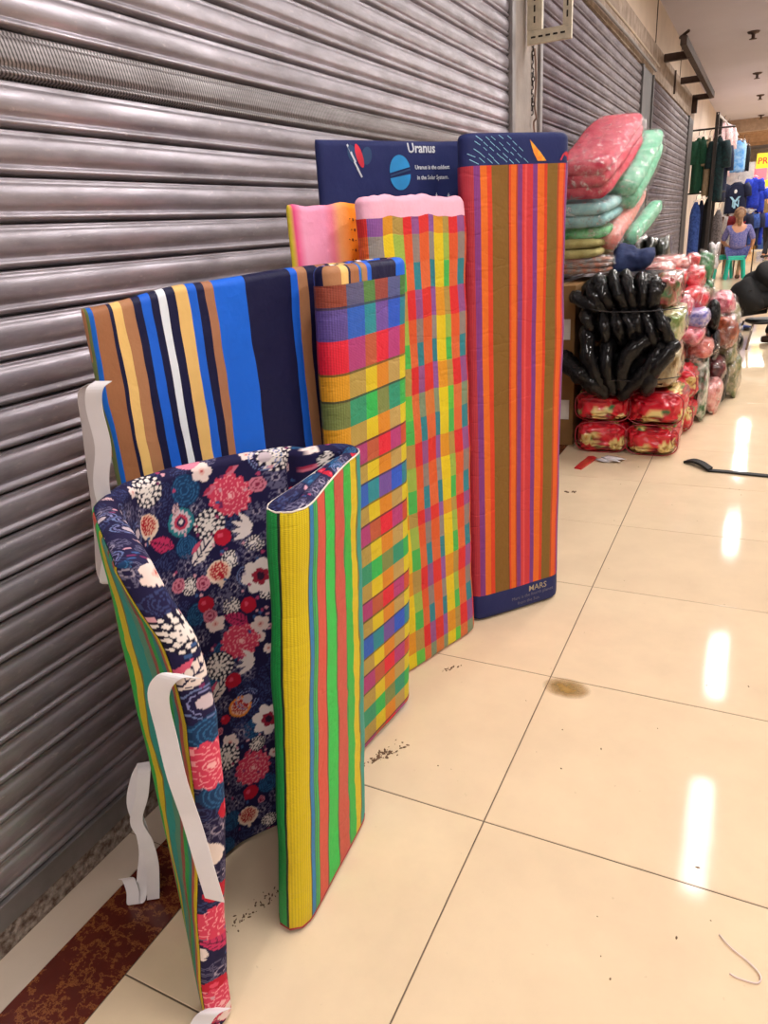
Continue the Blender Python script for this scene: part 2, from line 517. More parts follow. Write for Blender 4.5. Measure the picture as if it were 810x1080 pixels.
def motif(P, kind, x, y, k=1.0, rg=None):
    rr = rg.uniform(0, 6.28) if rg is not None else 0
    if kind == 'dahlia':
        P.lobed(x, y, .041 * k, 'd9405f', 15, .13, rr)
        for q, n in ((.85, 14), (.62, 11), (.40, 8), (.2, 5)): P.ring(x, y, .041 * k * q, .0009, 'f3a0a8', n, .22, rr + q * 7)
        P.disc(x, y, .005 * k, 'f6b8ba')
    elif kind == 'dots':
        P.disc(x, y, .031 * k, '15122f')
        for ring_, n, r in ((0, 1, .0052), (.010, 6, .0046), (.019, 11, .0040), (.0275, 17, .0030)):
            for q in range(n):
                an = 2 * math.pi * q / n + ring_ * 90
                P.disc(x + ring_ * k * math.cos(an), y + ring_ * k * math.sin(an), r * k, 'f1e6e0')
    elif kind == 'flower':
        for q in range(5):
            an = rr + 2 * math.pi * q / 5
            P.disc(x + .0115 * k * math.cos(an), y + .0115 * k * math.sin(an), .0085 * k, 'f3dcd6')
        P.disc(x, y, .006 * k, 'eebdb4'); P.disc(x, y, .0024 * k, 'c85a5a')
    elif kind == 'wflower':
        P.lobed(x, y, .036 * k, 'f0e2dc', 7, .2, rr); P.lobed(x, y, .017 * k, '9a2038', 6, .2, rr); P.disc(x, y, .008 * k, '30122e')
    elif kind == 'pom':
        P.disc(x, y - .002, .0235 * k, 'f0d6c4'); P.leaf(x, y - .026 * k, .02 * k, 'f0d6c4', 1.57)
        P.disc(x, y, .0195 * k, 'e8b9a0')
        for q in range(46):
            r = .0175 * k * math.sqrt((q + .5) / 46); an = q * 2.4
            P.disc(x + r * math.cos(an), y + r * math.sin(an), .0021 * k, 'b3182c')
    elif kind == 'pomo':
        P.disc(x, y, .024 * k, 'e88a3a'); P.disc(x, y, .0195 * k, 'e8b9a0')
        for q in range(40):
            r = .017 * k * math.sqrt((q + .5) / 40); an = q * 2.4
            P.disc(x + r * math.cos(an), y + r * math.sin(an), .0023 * k, 'b3242c')
    elif kind == 'leafw': P.leaf(x, y, .072 * k, 'efe0da', .75 , '1c1741', None, .40); P.leaf(x - .012, y + .010, .032 * k, 'd65878', .75, None, None, .3)
    elif kind == 'leafp': P.leaf(x, y, .056 * k, 'c93365', 2.6, '5a1438', None, .5)
    elif kind == 'leafs': P.leaf(x, y, .030 * k, 'd8b4b8', 1.2, '3a2850', None, .5)
    elif kind == 'spray':
        for q in range(4):
            an = 2.2 + q * .42
            P.leaf(x + .028 * k * math.cos(an), y + .028 * k * math.sin(an), .044 * k, 'eee0dc', an, None, None, .26)
    elif kind == 'berry':
        P.disc(x, y, .017 * k, 'c01834'); P.disc(x - .004, y + .004, .005 * k, 'e2506a')
    elif kind == 'eye':
        P.disc(x, y, .028 * k, '2d7f8c'); P.lobed(x, y, .022 * k, 'd9c5cf', 14, .2); P.disc(x, y, .0155 * k, 'c9405c'); P.disc(x, y, .010 * k, '35224e'); P.disc(x, y, .005 * k, 'efe0da')
    elif kind == 'ring':
        P.ring(x, y, .024 * k, .0009, '6f7fae'); P.ring(x, y, .018 * k, .0008, '8d8fc0', 12, .1); P.disc(x, y, .0105 * k, 'cdbcc4')
    elif kind == 'ringp':
        P.disc(x, y, .0145 * k, 'd27c90'); P.ring(x, y, .009 * k, .001, '8a2244'); P.disc(x, y, .004 * k, '8a2244')
    elif kind == 'line':
        for q in range(7):
            an = q * math.pi * 2 / 7
            for f in (.010, .0065): P.ring(x + .016 * k * math.cos(an), y + .016 * k * math.sin(an), f * k, .0006, '625e7c')
        P.ring(x, y, .007 * k, .0008, 'a79cae')
    elif kind == 'swirl':
        for f in (.007, .012, .017, .022): P.ring(x, y, f * k, .0007, '35406e', 3, .12, f * 300)
    elif kind == 'teal':
        P.disc(x, y, .030 * k, '173a63')
        for f in (.008, .014, .020, .026): P.ring(x, y, f * k, .0008, '2f6796')
    elif kind == 'drop': P.leaf(x, y, .030 * k, 'd27088', .5, None, 'b03050', .42)
    elif kind == 'pinkblob': P.disc(x, y, .016 * k, 'e58aa4', 1.4)
    elif kind == 'fill': P.disc(x, y, .0035 * k, ('b0416a', '7a2b5c', '3b5a8e', 'd9a0ac')[int(x * 9173) % 4])
PR = Print(1.40, 1.0, NAVY)
MOT = [('dahlia', 0.557, 0.799), ('dahlia', 0.535, 0.495), ('dots', 0.397, 0.85), ('dots', 0.51, 0.752), ('dots', 0.643, 0.861), ('dots', 0.483, 0.456), ('flower', 0.512, 0.855), ('flower', 0.49, 0.55), ('wflower', 0.594, 0.623), ('pom', 0.385, 0.789), ('pom', 0.514, 0.655), ('pomo', 0.513, 0.345), ('leafw', 0.492, 0.705), ('leafw', 0.473, 0.404), ('leafp', 0.408, 0.745), ('spray', 0.597, 0.723), ('spray', 0.563, 0.436), ('berry', 0.532, 0.721), ('berry', 0.507, 0.412), ('berry', 0.561, 0.569), ('eye', 0.455, 0.772), ('ring', 0.626, 0.86), ('line', 0.454, 0.683), ('line', 0.538, 0.613), ('line', 0.576, 0.672), ('ringp', 0.609, 0.811), ('swirl', 0.43, 0.795), ('pinkblob', 0.492, 0.88), ('leafs', 0.447, 0.799), ('berry', 0.478, 0.596), ('flower', 0.478, 0.273), ('dots', 0.465, 0.243), ('dahlia', 0.519, 0.186), ('berry', 0.504, 0.127), ('pom', 0.49, 0.072), ('ringp', 0.48, 0.64), ('ringp', 0.482, 0.57), ('leafp', 0.532, 0.546), ('drop', 0.569, 0.847), ('line', 0.505, 0.597), ('ring', 0.53, 0.357), ('wflower', 0.569, 0.293), ('teal', 0.474, 0.828), ('teal', 0.503, 0.481), ('flower', 0.58, 0.52), ('swirl', 0.415, 0.888), ('drop', 0.521, 0.817), ('ringp', 0.426, 0.655),
       # the free end near the camera, turned outwards
       ('flower', .030, .845), ('dots', .022, .760), ('leafw', .020, .700), ('ring', .020, .650), ('teal', .025, .600), ('dahlia', .016, .545),
       ('teal', .03, .49), ('berry', .035, .455), ('line', .018, .425), ('spray', .03, .37), ('line', .020, .335), ('berry', .018, .300), ('dahlia', .03, .235),
       ('leafp', .02, .19), ('spray', .01, .165), ('line', .02, .125), ('berry', .015, .095), ('dahlia', .018, .050), ('flower', .03, .02)]
def build_print():
    rg = np.random.default_rng(5)
    done = [(m[1], m[2]) for m in MOT]
    kinds = ['line', 'swirl', 'dots', 'line', 'swirl', 'berry', 'line', 'drop', 'swirl', 'ring', 'line', 'teal', 'ringp', 'swirl', 'leafs', 'line', 'flower']
    extra = []
    for _ in range(6000):
        x, y = rg.uniform(0, 1.40), rg.uniform(0, 1.0)
        dmin = .036 if len(extra) < 420 else .026
        if min(math.hypot(x - a, y - b) for a, b in done) > dmin:
            done.append((x, y)); extra.append((kinds[rg.integers(len(kinds))], x, y))
    for k, x, y in extra:
        motif(PR, k, x, y, .60 if k in ('berry', 'ringp', 'dots', 'flower') else .8, rg)
    for m in MOT:
        if m[0] in ('teal', 'swirl', 'line'): motif(PR, m[0], m[1], m[2], 1.0, rg)
    for m in MOT:
        if m[0] not in ('teal', 'swirl', 'line'): motif(PR, m[0], m[1], m[2], 1.0, rg)
    for _ in range(3500):
        x, y = rg.uniform(0, 1.4), rg.uniform(0, 1.0)
        if min(math.hypot(x - a, y - b) for a, b in done) > .020: motif(PR, 'fill', x, y)
build_print()
def print_material(name='floral_print_cloth', rough=.75, bstr=.4, coat=0.0):
    m, nt, b = newmat(name)
    at = N(nt, 'ShaderNodeAttribute'); at.attribute_name = 'print'
    nt.links.new(at.outputs['Color'], b.inputs['Base Color'])
    b.inputs['Roughness'].default_value = rough
    b.inputs['Specular IOR Level'].default_value = .25
    b.inputs['Coat Weight'].default_value = coat
    b.inputs['Coat Roughness'].default_value = .12
    co = N(nt, 'ShaderNodeTexCoord').outputs['Object']
    bump(nt, b, mth(nt, 'MULTIPLY_ADD', noise(nt, co, 900, 2), .0004, mth(nt, 'MULTIPLY', noise(nt, co, 14, 5), .010)), bstr, 1.0)
    return m
M_WHITE_ELASTIC = simple('white_elastic', 'e4dfe2', .75, var=.04, bmp=.25, bscale=900, bdist=.0006)
def sst(x, a, b):
    t = np.clip((x - a) / (b - a), 0, 1); return t * t * (3 - 2 * t)

# ================================================================== mat 1: floral / green stripes
w1 = woven_stripes('green_striped_weave', [(.0025, '14301c'), (.029, 'ecd20c'), (.031, '56531a'), (.043, '1f8ad0'), (.046, '2b6f72'),
    (.050, '35c060'), (.053, '1c7a50'), (.060, '38c864'), (.064, '3c6a48'), (.103, 'ee5a48'), (.108, '6c4a30'), (.156, '24dc58'), (.161, '5a5a34'), (.210, 'e05c4c'), (.216, '2aa052'),
    (.245, '2ccc4e'), (.272, 'f0d416'), (.278, '8a7c20'), (.305, '24a69a'), (.325, '60a080'), (.340, 'a8584a'), (.355, '2cb450'), (.370, '2a9a8c'), (.385, 'cc5a48'), (.400, 'e8cc1c'), (.418, 'd05a48'), (.440, '2f9a5c'), (.50, 'ecd20c'), (.56, 'd05a48'), (.66, '1fa84e')], wobble=.024)
fm1 = print_material()
mat1 = empty('folding_mattress', 'front fold-up mattress, dark floral print inside and green yellow striped woven cover outside', 'mattress', group='foldable mattresses stood on edge along the shutter')
E1 = [(.468, .582), (.36, .675), (.262, .755), (.228, .83), (.25, .92), (.30, 1.0), (.37, 1.085)]
Q1, s1, sA1 = roll_path(E1, (.512, .775), (.486, 1.128), .030, gap=1.2)
def bow1(u, v, L):
    end = np.interp(v, [0, .10, .25, .45, .62, .75, .84, .87], [0, .004, .025, .055, .068, .055, .022, .012])
    w = 1 - sst(u, 0, .20)
    f = sst(u, .56, .76) * v / .87
    g = sst(u, .80, 1.05) * v / .87
    bx = .895 * end * w + .045 * f + .034 * g
    by = .441 * end * w + .030 * f
    return bx, by
at1 = pad_sheets(mat1, Q1, s1, sA1, .004, .874, .030, fm1, w1, mt=.007, mb=.007, me_=.008, tvar=lambda u: 1.55 - .55 * sst(u, .02, .55), us=.012, vs=.02, bow=bow1,
                 dense_fabric=(.66, .0026, .0026), wr=.0018, seed=3, vcol=lambda u, v: PR.sample(u, v))
m_pip = simple('piping_cloth', 'efe2d8', .7)
pp_ = [at1(u, .8620, 1, .0012) for u in np.arange(.50, s1[-1] - .04, .012)]
tube('piping', pp_, .0016, m_pip, mat1, 5)
pp_ = [at1(u, .008, 1, .0012) for u in np.arange(.70, s1[-1] - .04, .012)]
tube('piping', pp_, .0022, simple('red_piping', 'b03038', .7), mat1, 5)
# elastic straps: one on the free end, one hanging loose near the floor
c_ = (.895, .441, 0)
def strap_pts(L): return catmull(L, 5)
ribbon('elastic_strap', strap_pts([(.548, .585, .722), (.530, .568, .728), (.512, .560, .700), (.512, .560, .636), (.519, .556, .566), (.530, .556, .494), (.541, .552, .429), (.550, .550, .367)]),
       (.87, .30, -.22), .029, M_WHITE_ELASTIC, mat1)
ribbon('elastic_strap', strap_pts([(.476, .585, .050), (.464, .568, .052), (.454, .558, .038), (.450, .545, .020), (.446, .530, .004)]),
       (.88, .42, -.1), .034, M_WHITE_ELASTIC, mat1)

# ================================================================== mat 2: navy stripes / checked weave
cols2 = [.031, .094, .140, .191, .242, .280]
def k2(*c): return [(e, x) for e, x in zip(cols2, c)] + [(.36, c[0]), (.44, c[0])]
kinds2 = {
    'brown': k2('9c4632', '5f5f8a', '5a9046', 'a84a40', '5a64a0', '4a8a44'),
    'blue': k2('6450a0', '2468d8', '1c9cac', '7a54b4', '2060e6', '1590a8'),
    'red': k2('f01a3a', 'c03c86', 'd0603c', 'f8143a', 'c83a8a', 'e0552c'),
    'yellow': k2('eca61c', 'c6a850', 'f2d818', 'f0961c', 'd0ae62', 'f0dc1c'),
    'green': k2('7c8a4a', '2aa67c', '2cd05e', '8a9a52', '24a884', '30c85a')}
seq2 = [('brown', .052), ('blue', .064), ('red', .066), ('yellow', .056), ('green', .058), ('yellow', .048), ('red', .050), ('yellow', .046), ('blue', .052),
        ('yellow', .046), ('red', .052), ('yellow', .046), ('green', .050), ('yellow', .046), ('red', .052), ('yellow', .046), ('blue', .052), ('yellow', .046),
        ('red', .052), ('yellow', .046), ('green', .05), ('yellow', .046), ('red', .052), ('yellow', .046), ('green', .06)]
rows2 = []; p_ = 0
for k_, w_ in seq2:
    p_ += w_; rows2.append((p_, k_))
w2 = woven_plaid('checked_weave', rows2, kinds2, 1.15, rule='3a2818')
STR2 = [(.003, '6b7a48'), (.010, '1464c8'), (.036, 'a06a48'), (.044, '14153c'), (.064, 'eec478'), (.084, 'b07c58'), (.100, '14153c'), (.116, '1c62d6'),
        (.132, '14153c'), (.144, 'e6ecf4'), (.164, '14153c'), (.188, 'e6bc74'), (.208, '1c62d6'), (.225, '14153c'), (.243, 'a87456'), (.309, '1a66dc'), (.409, '14153c'), (.425, '1c62d6'),
        (.449, 'b07c58'), (.480, '14153c')]
STR2 = STR2 + [(.480 + e - .010, c) for e, c in STR2[2:-1]]
def f2(nt, u, v):
    co = N(nt, 'ShaderNodeCombineXYZ')
    setin(nt, co.inputs[0], mth(nt, 'MULTIPLY', v, 1.6)); setin(nt, co.inputs[1], mth(nt, 'MULTIPLY', u, 3.0))
    return bands(nt, mth(nt, 'MULTIPLY_ADD', mth(nt, 'SUBTRACT', noise(nt, co.outputs[0], 3.5, 2), .5), .016, mth(nt, 'MAXIMUM', u, .0005)), STR2)
fm2 = cloth_mat('navy_striped_cloth', f2, .55, .012)
mat2 = empty('folding_mattress', 'navy fold-up mattress with gold, blue and white stripes, rolled end in rainbow checks', 'mattress', group='foldable mattresses stood on edge along the shutter')
Q2, s2, sA2 = roll_path([(.150, .885), (.195, 1.00), (.245, 1.13), (.290, 1.26), (.315, 1.40)], (.372, 1.24), (.402, 1.555), .030)
def bow2(u, v, L):
    f = sst(u, .30, .75) * v / 1.18
    return .050 * f, .010 * f
at2 = pad_sheets(mat2, Q2, s2, sA2, .004, 1.176, .030, fm2, w2, mt=.036, mb=.012, me_=.014, us=.012, vs=.03, bow=bow2, wr=.0022, seed=8, ztop=lambda u: -.022 * (1 - sst(u, 0, .2)) + .010 * sst(u, .2, .45))
loop2 = [(.268, .795, 1.055), (.262, .780, 1.045), (.255, .778, 1.014), (.254, .780, .953), (.236, .776, .887), (.232, .780, .802), (.206, .772, .720), (.204, .776, .706)]
ribbon('elastic_strap', strap_pts(loop2), (.9, .42, -.05), .026, M_WHITE_ELASTIC, mat2)
loop2 = [(.246, .795, 1.050), (.222, .792, 1.035), (.217, .790, .982), (.206, .790, .901), (.194, .790, .815), (.180, .785, .723), (.196, .778, .703)]
ribbon('elastic_strap', strap_pts(loop2), (.9, .42, -.05), .018, simple('grey_elastic', 'bdb4b4', .8, var=.04), mat2)
lp = [(.170, .790, .30), (.155, .780, .27), (.150, .76, .22), (.168, .75, .17), (.172, .745, .12), (.165, .735, .07), (.160, .725, .03), (.158, .712, .006), (.150, .705, .006), (.148, .712, .03), (.140, .715, .055), (.136, .71, .062)]
ribbon('elastic_strap', strap_pts(lp), (.88, .46, .1), .026, M_WHITE_ELASTIC, mat2)
lp = [(.170, .790, .30), (.182, .775, .29), (.178, .76, .24), (.166, .745, .19), (.185, .742, .15), (.192, .738, .10), (.186, .735, .05), (.180, .730, .004)]
ribbon('elastic_strap', strap_pts(lp), (.88, .46, .1), .026, M_WHITE_ELASTIC, mat2)

# ================================================================== mat 3: pink orange cloth / bright plaid
def k3(A, G, Y, L_, O, H):      # orange, grey, yellow, lime, orange, grey columns across the front
    e = [.010, .040, .074, .110, .140, .164, .200, .220, .257, .282, .316, .342, .40, .46]
    c = [A, G, Y, L_, O, H, A, G, Y, L_, O, H, O, A]
    return list(zip(e, c))
kinds3 = {'red': k3('f0302e', '9a5cae', 'f2a41e', 'c0a050', 'f0282e', 'a0589c'),
          'plain': k3('f2662a', '9c9490', 'f8da14', 'a8c850', 'f2602a', '9c8c86'),
          'teal': k3('f0703a', '2a8a9c', 'f2dc1c', '4cc85a', 'f0703a', '2a90a0'),
          'green': k3('e8823a', '90a080', 'f8e214', '6cd84a', 'f07a40', '8aa080')}
rows3 = []; p_ = 0
for k_, w_ in [('red', .040), ('plain', .068), ('teal', .066), ('red', .068), ('plain', .060), ('teal', .064), ('red', .068), ('green', .068), ('teal', .066), ('red', .068), ('plain', .066), ('teal', .066)] * 2:
    p_ += w_; rows3.append((p_, k_))
w3 = woven_plaid('bright_plaid_weave', rows3, kinds3, 1.262, rule=None)
def f3(nt, u, v):
    r = ramp(nt, mth(nt, 'DIVIDE', u, .40), [(0, rgb('f2e23c')), (.02, rgb('ee4f86')), (.08, rgb('f7a8c8')), (.24, rgb('f9a2c4')), (.29, rgb('f98aa0')), (.34, rgb('fbb072')), (.42, rgb('ff9322')), (.58, rgb('ff9a50')), (.7, rgb('f9a2c4')), (1, rgb('f8b8cf'))], 'LINEAR')
    return r
fm3 = cloth_mat('pink_orange_cloth', f3, .8, .016)
mat3 = empty('folding_mattress', 'fold-up mattress with pink and orange cloth and a bright small plaid woven front', 'mattress', group='foldable mattresses stood on edge along the shutter')
Q3, s3, sA3 = roll_path([(.125, 1.575), (.15, 1.64), (.20, 1.70), (.255, 1.76), (.305, 1.83)], (.325, 1.600), (.447, 1.975), .032)
at3 = pad_sheets(mat3, Q3, s3, sA3, .004, 1.312, .032, fm3, w3, mt=.048, mb=.006, me_=.014, us=.012, vs=.03, wr=.0026, seed=12, ztop=lambda u: .0016 * np.sin(u * 95) + .0022 * np.sin(u * 47 + 1) + .008 * sst(u, .5, .7))
bm = bmesh.new()
for q in range(11):
    z = 1.27 - q * .024; u = .172 + .004 * math.sin(q * 2.3)
    for du in (-.008, 0, .008):
        p = at3(u + du, z, -1, .0012)
        bmesh.ops.create_icosphere(bm, subdivisions=1, radius=.0026 if du == 0 else .0018, matrix=Matrix.Translation(p) @ Matrix.Diagonal((1, 1, 1.6 if du == 0 else .7, 1)))
link('printed_mark', bm_mesh('printed_mark', bm), simple('brown_mark', '8a4318', .8), mat3)

# ================================================================== mat 4: space print cloth / orange stripes
w4 = woven_stripes('orange_striped_weave', [(0.021, 'c03444'), (0.034, '8c3a8e'), (0.055, 'f8781a'), (0.071, 'f04420'), (0.123, '8e6420'), (0.127, '7a3a1c'), (0.133, 'f04a1e'), (0.151, 'f8741c'), (0.156, 'c84018'), (0.170, '8c3c86'),
    (0.180, 'e43c3c'), (0.186, 'f05a5a'), (0.206, 'e03640'), (0.222, '8a3a90'), (0.245, 'fa741a'), (0.255, 'e8421e'), (0.289, '8c6822'), (0.294, 'c84a1e'), (0.308, 'f86a1c'), (0.315, 'e8382c'), (0.345, '8c3c90'), (0.390, 'b02c4c'), (0.435, 'b02c4c')])
def f4(nt, u, v):
    co = N(nt, 'ShaderNodeCombineXYZ'); setin(nt, co.inputs[0], u); setin(nt, co.inputs[1], v)
    return mixc(nt, noise(nt, co.outputs[0], 6, 2), rgb('1d2454'), rgb('2a3468'))
fm4 = cloth_mat('space_navy_cloth', f4, .65, .010)
mat4 = empty('folding_mattress', 'tallest fold-up mattress, navy outer-space print cloth with orange purple olive striped woven front', 'mattress', group='foldable mattresses stood on edge along the shutter')
Q4, s4, sA4 = roll_path([(.108, 1.760), (.17, 1.88), (.23, 2.00), (.29, 2.12), (.37, 2.21)], (.424, 1.990), (.650, 2.276), .034)
at4 = pad_sheets(mat4, Q4, s4, sA4, .004, 1.468, .034, fm4, w4, mt=.080, mb=.092, me_=.014, us=.012, vs=.03, wr=.0022, seed=21)
def on4(u, v, side, pts, name, m, lift=.0012, parent=mat4, label=None):
    """flat print laid on the cloth: a filled outline given in cloth coordinates"""
    V = [at4(u + a, v + b, side, lift) for a, b in pts]
    return link(name, mesh(name, V, [tuple(range(len(V)))]), m, parent, smooth=False, label=label)
def ell(a, b, n=20, lo=0, hi=2 * math.pi, rot=0):
    out = []
    for k in range(n + 1):
        t = lo + (hi - lo) * k / n; x, y = a * math.cos(t), b * math.sin(t)
        out.append((x * math.cos(rot) - y * math.sin(rot), x * math.sin(rot) + y * math.cos(rot)))
    return out
m_bl = simple('printed_blue', '2a9ae0', .7); m_wh = simple('printed_white', 'dfe6ee', .7); m_lb = simple('printed_pale_blue', '8cc6e4', .7)
m_yl = simple('printed_yellow', 'f8b83a', .7, hex2='e8762a', nscale=40); m_rd = simple('printed_red', 'e03048', .7); m_tl = simple('printed_teal', '2a4c78', .7)
def bandseg(p, q, w):
    dx, dy = q[0] - p[0], q[1] - p[1]; l = math.hypot(dx, dy); nx, ny = -dy / l * w, dx / l * w
    return [(p[0] + nx, p[1] + ny), (p[0] - nx, p[1] - ny), (q[0] - nx, q[1] - ny), (q[0] + nx, q[1] + ny)]
def multi(name, segs, m, f, parent):
    V = []; F = []
    for pts in segs:
        k = len(V); V += [f(a, b) for a, b in pts]; F.append(tuple(range(k, k + len(pts))))
    return link(name, mesh(name, V, F), m, parent, smooth=False)
UB = .2547     # planet on the back panel
on4(UB, 1.388, -1, ell(.036, .040, 18, .25, math.pi + .12), 'printed_planet', m_bl)
on4(UB, 1.380, -1, ell(.036, .040, 18, math.pi + .25, 2 * math.pi), 'printed_planet', m_bl)
fb = lambda a, b: at4(a, b, -1, .0016)
multi('printed_ring', [bandseg((UB - .034 + .0, 1.381 - .012 + .007), (UB + .036, 1.392), .0022)], m_tl, fb, mat4)
multi('printed_stars', [bandseg((UB + a - .004, b), (UB + a + .004, b), .0010) for a, b in ((.07, 1.320), (.13, 1.324), (.175, 1.322), (.052, 1.312))] +
      [bandseg((UB + a, b - .006), (UB + a, b + .006), .0010) for a, b in ((.07, 1.320), (.13, 1.324), (.175, 1.322), (.052, 1.312))], m_wh, fb, mat4)['kind'] = 'stuff'
rk = .085
multi('printed_rocket', [bandseg((rk + a, 1.452 - b), (rk + a + .012, 1.452 - b - .022), .0026) for a, b in ((0, .0), (.010, .020), (.018, .040), (.026, .056))], m_wh, fb, mat4)
on4(rk + .035, 1.425, -1, ell(.010, .030, 14, rot=.3), 'printed_rocket', m_rd, .0014)
on4(rk + .058, 1.425, -1, ell(.016, .022, 14, rot=-.3), 'printed_rocket', m_tl, .0013)
on4(rk + .014, 1.430, -1, ell(.014, .022, 14, rot=.3), 'printed_rocket', m_tl, .0013)
def text_on(body, size, f, m, parent, name='lettering', xo=0, yo=0, bold=.0):
    cu = bpy.data.curves.new('t', 'FONT'); cu.body = body; cu.size = size; cu.offset = bold; cu.resolution_u = 2
    ob = bpy.data.objects.new('t', cu); COL.objects.link(ob)
    dg = bpy.context.evaluated_depsgraph_get(); dg.update()
    me = bpy.data.meshes.new_from_object(ob.evaluated_get(dg), depsgraph=dg)
    bpy.data.objects.remove(ob); bpy.data.curves.remove(cu)
    for v in me.vertices: v.co = f(v.co.x + xo, v.co.y + yo)
    me.name = name
    me.materials.clear()
    return link(name, me, m, parent, smooth=False)
text_on('Uranus is the coldest', .0150, fb, m_wh, mat4, xo=UB + .052, yo=1.392, bold=.0003)
text_on('in the Solar System.', .0150, fb, m_wh, mat4, xo=UB + .058, yo=1.366, bold=.0003)
text_on('Uranus', .034, fb, m_wh, mat4, xo=UB + .030, yo=1.434, bold=.0008)
# front top band (woven side): rain of pale dashes, comet, red edge
def ff(a, b): return at4(sA4 - a, b, 1, .0016)
rg_ = np.random.default_rng(4); sg = []
for i in range(9):
    for j in range(5):
        a = .012 + i * .023 + rg_.uniform(-.004, .004) + .004 * j; b = 1.400 + j * .0135 + rg_.uniform(-.003, .003)
        if a > .185 - (j * .012): continue
        l = rg_.uniform(.010, .017)
        sg.append(bandseg((a, b), (a + l, b - l * .75), .00085))
multi('printed_dash', sg, m_lb, ff, mat4)['kind'] = 'stuff'
V = [ff(a, b) for a, b in ((.195, 1.444), (.205, 1.436), (.232, 1.412), (.252, 1.391), (.222, 1.391), (.208, 1.412))]
link('printed_comet', mesh('printed_comet', V, [tuple(range(6))]), m_yl, mat4, smooth=False)
V = [ff(a, b) for a, b in ((.296, 1.391), (.303, 1.406), (.314, 1.414), (.324, 1.410), (.326, 1.391))]
link('printed_planet', mesh('printed_planet', V, [tuple(range(5))]), m_rd, mat4, smooth=False)
# bottom band: grey printed scribble
text_on('MARS', .030, ff, simple('printed_grey', 'b8a98c', .7), mat4, xo=.205, yo=.060, bold=.0003)
text_on('Mars is the fourth planet', .017, ff, simple('printed_dim', '7a7484', .7), mat4, xo=.135, yo=.043)
text_on('from the Sun.', .017, ff, bpy.data.materials['printed_dim'], mat4, xo=.16, yo=.022)

# ================================================================== setting
# floor: sub-base in grout colour, with every tile its own piece
M_GROUT = simple('grout', '6e5c4c', .9)
def tile_material():
    m, nt, b = newmat('polished_cream_tile')
    g = N(nt, 'ShaderNodeNewGeometry').outputs['Position']
    oi = N(nt, 'ShaderNodeObjectInfo').outputs['Random']
    c = mixc(nt, ramp(nt, noise(nt, g, 5, 6, .6), [(.3, (0, 0, 0, 1)), (.7, (1, 1, 1, 1))], 'LINEAR'), rgb('e6cfae'), rgb('dac3a4'))
    c = mixc(nt, mth(nt, 'MULTIPLY', oi, .25), c, rgb('dcc3a4'))
    sp = ramp(nt, noise(nt, g, 55, 3, .6), [(.0, (0, 0, 0, 1)), (.70, (0, 0, 0, 1)), (.76, (1, 1, 1, 1))], 'LINEAR')
    c = mixc(nt, mth(nt, 'MULTIPLY', sp, .30), c, rgb('a88f70'))
    nt.links.new(c, b.inputs['Base Color'])
    r = mth(nt, 'MULTIPLY_ADD', noise(nt, g, 9, 5, .6), .07, .035)
    nt.links.new(r, b.inputs['Roughness'])
    b.inputs['Specular IOR Level'].default_value = .12
    bump(nt, b, noise(nt, g, 3.0, 2), .05, .01)
    return m
M_TILE = tile_material()
def marble():
    m, nt, b = newmat('red_brown_marble')
    g = N(nt, 'ShaderNodeNewGeometry').outputs['Position']
    n1 = noise(nt, g, 9, 8, .65)
    vein = ramp(nt, noise(nt, g, 14, 10, .75), [(.0, (0, 0, 0, 1)), (.485, (0, 0, 0, 1)), (.505, (1, 1, 1, 1)), (.53, (0, 0, 0, 1)), (1, (0, 0, 0, 1))], 'LINEAR')
    c = mixc(nt, n1, rgb('3f1410'), rgb('6a2a1c'))
    c = mixc(nt, mth(nt, 'MULTIPLY', vein, .6), c, rgb('b9743c'))
    nt.links.new(c, b.inputs['Base Color'])
    b.inputs['Roughness'].default_value = .22
    return m
floor = box('floor', -.06, 5.0, -4.0, 34, -.06, -.0015, M_GROUT)
floor['kind'] = 'structure'
def tile_mesh(w, l, nm):
    bm = bmesh.new(); add_box(bm, 0, w - .003, 0, l - .003, -.006, 0, 0)
    top = [e for e in bm.edges if all(v.co.z > -.001 for v in e.verts)]
    bmesh.ops.bevel(bm, geom=top, offset=.0012, segments=1, affect='EDGES')
    me = bm_mesh(nm, bm); me.materials.append(M_TILE); return me
tw = [(.2445, tile_mesh(.4865, .6, 'floor_tile')), (.731, tile_mesh(.6, .6, 'floor_tile'))]
std = tw[1][1]
for j in range(-3, 20):
    y = .589 + .6 * j
    for i in range(7):
        x = .2445 if i == 0 else .731 + .6 * (i - 1)
        link('floor_tile', tw[0][1] if i == 0 else std, None, floor, smooth=False, loc=(x, y, 0))
far = tile_material(); far.name = 'far_tile'
ft = box('far_floor_tiles', .2445, 4.95, .589 + 12.0, 34, -.006, 0, far, floor)
ft['kind'] = 'stuff'
M_CREAM = simple('cream_threshold', 'c9b8a6', .35, var=.05, nscale=6, bmp=.1, bscale=30)
M_MARBLE = marble()
for j in range(-5, 30):
    y = .25 + .6 * j
    box('threshold_strip', 0, .0895, y, y + .5975, -.006, 0, M_CREAM, floor)
    box('marble_strip', .0905, .2425, y, y + .5975, -.006, 0, M_MARBLE, floor)

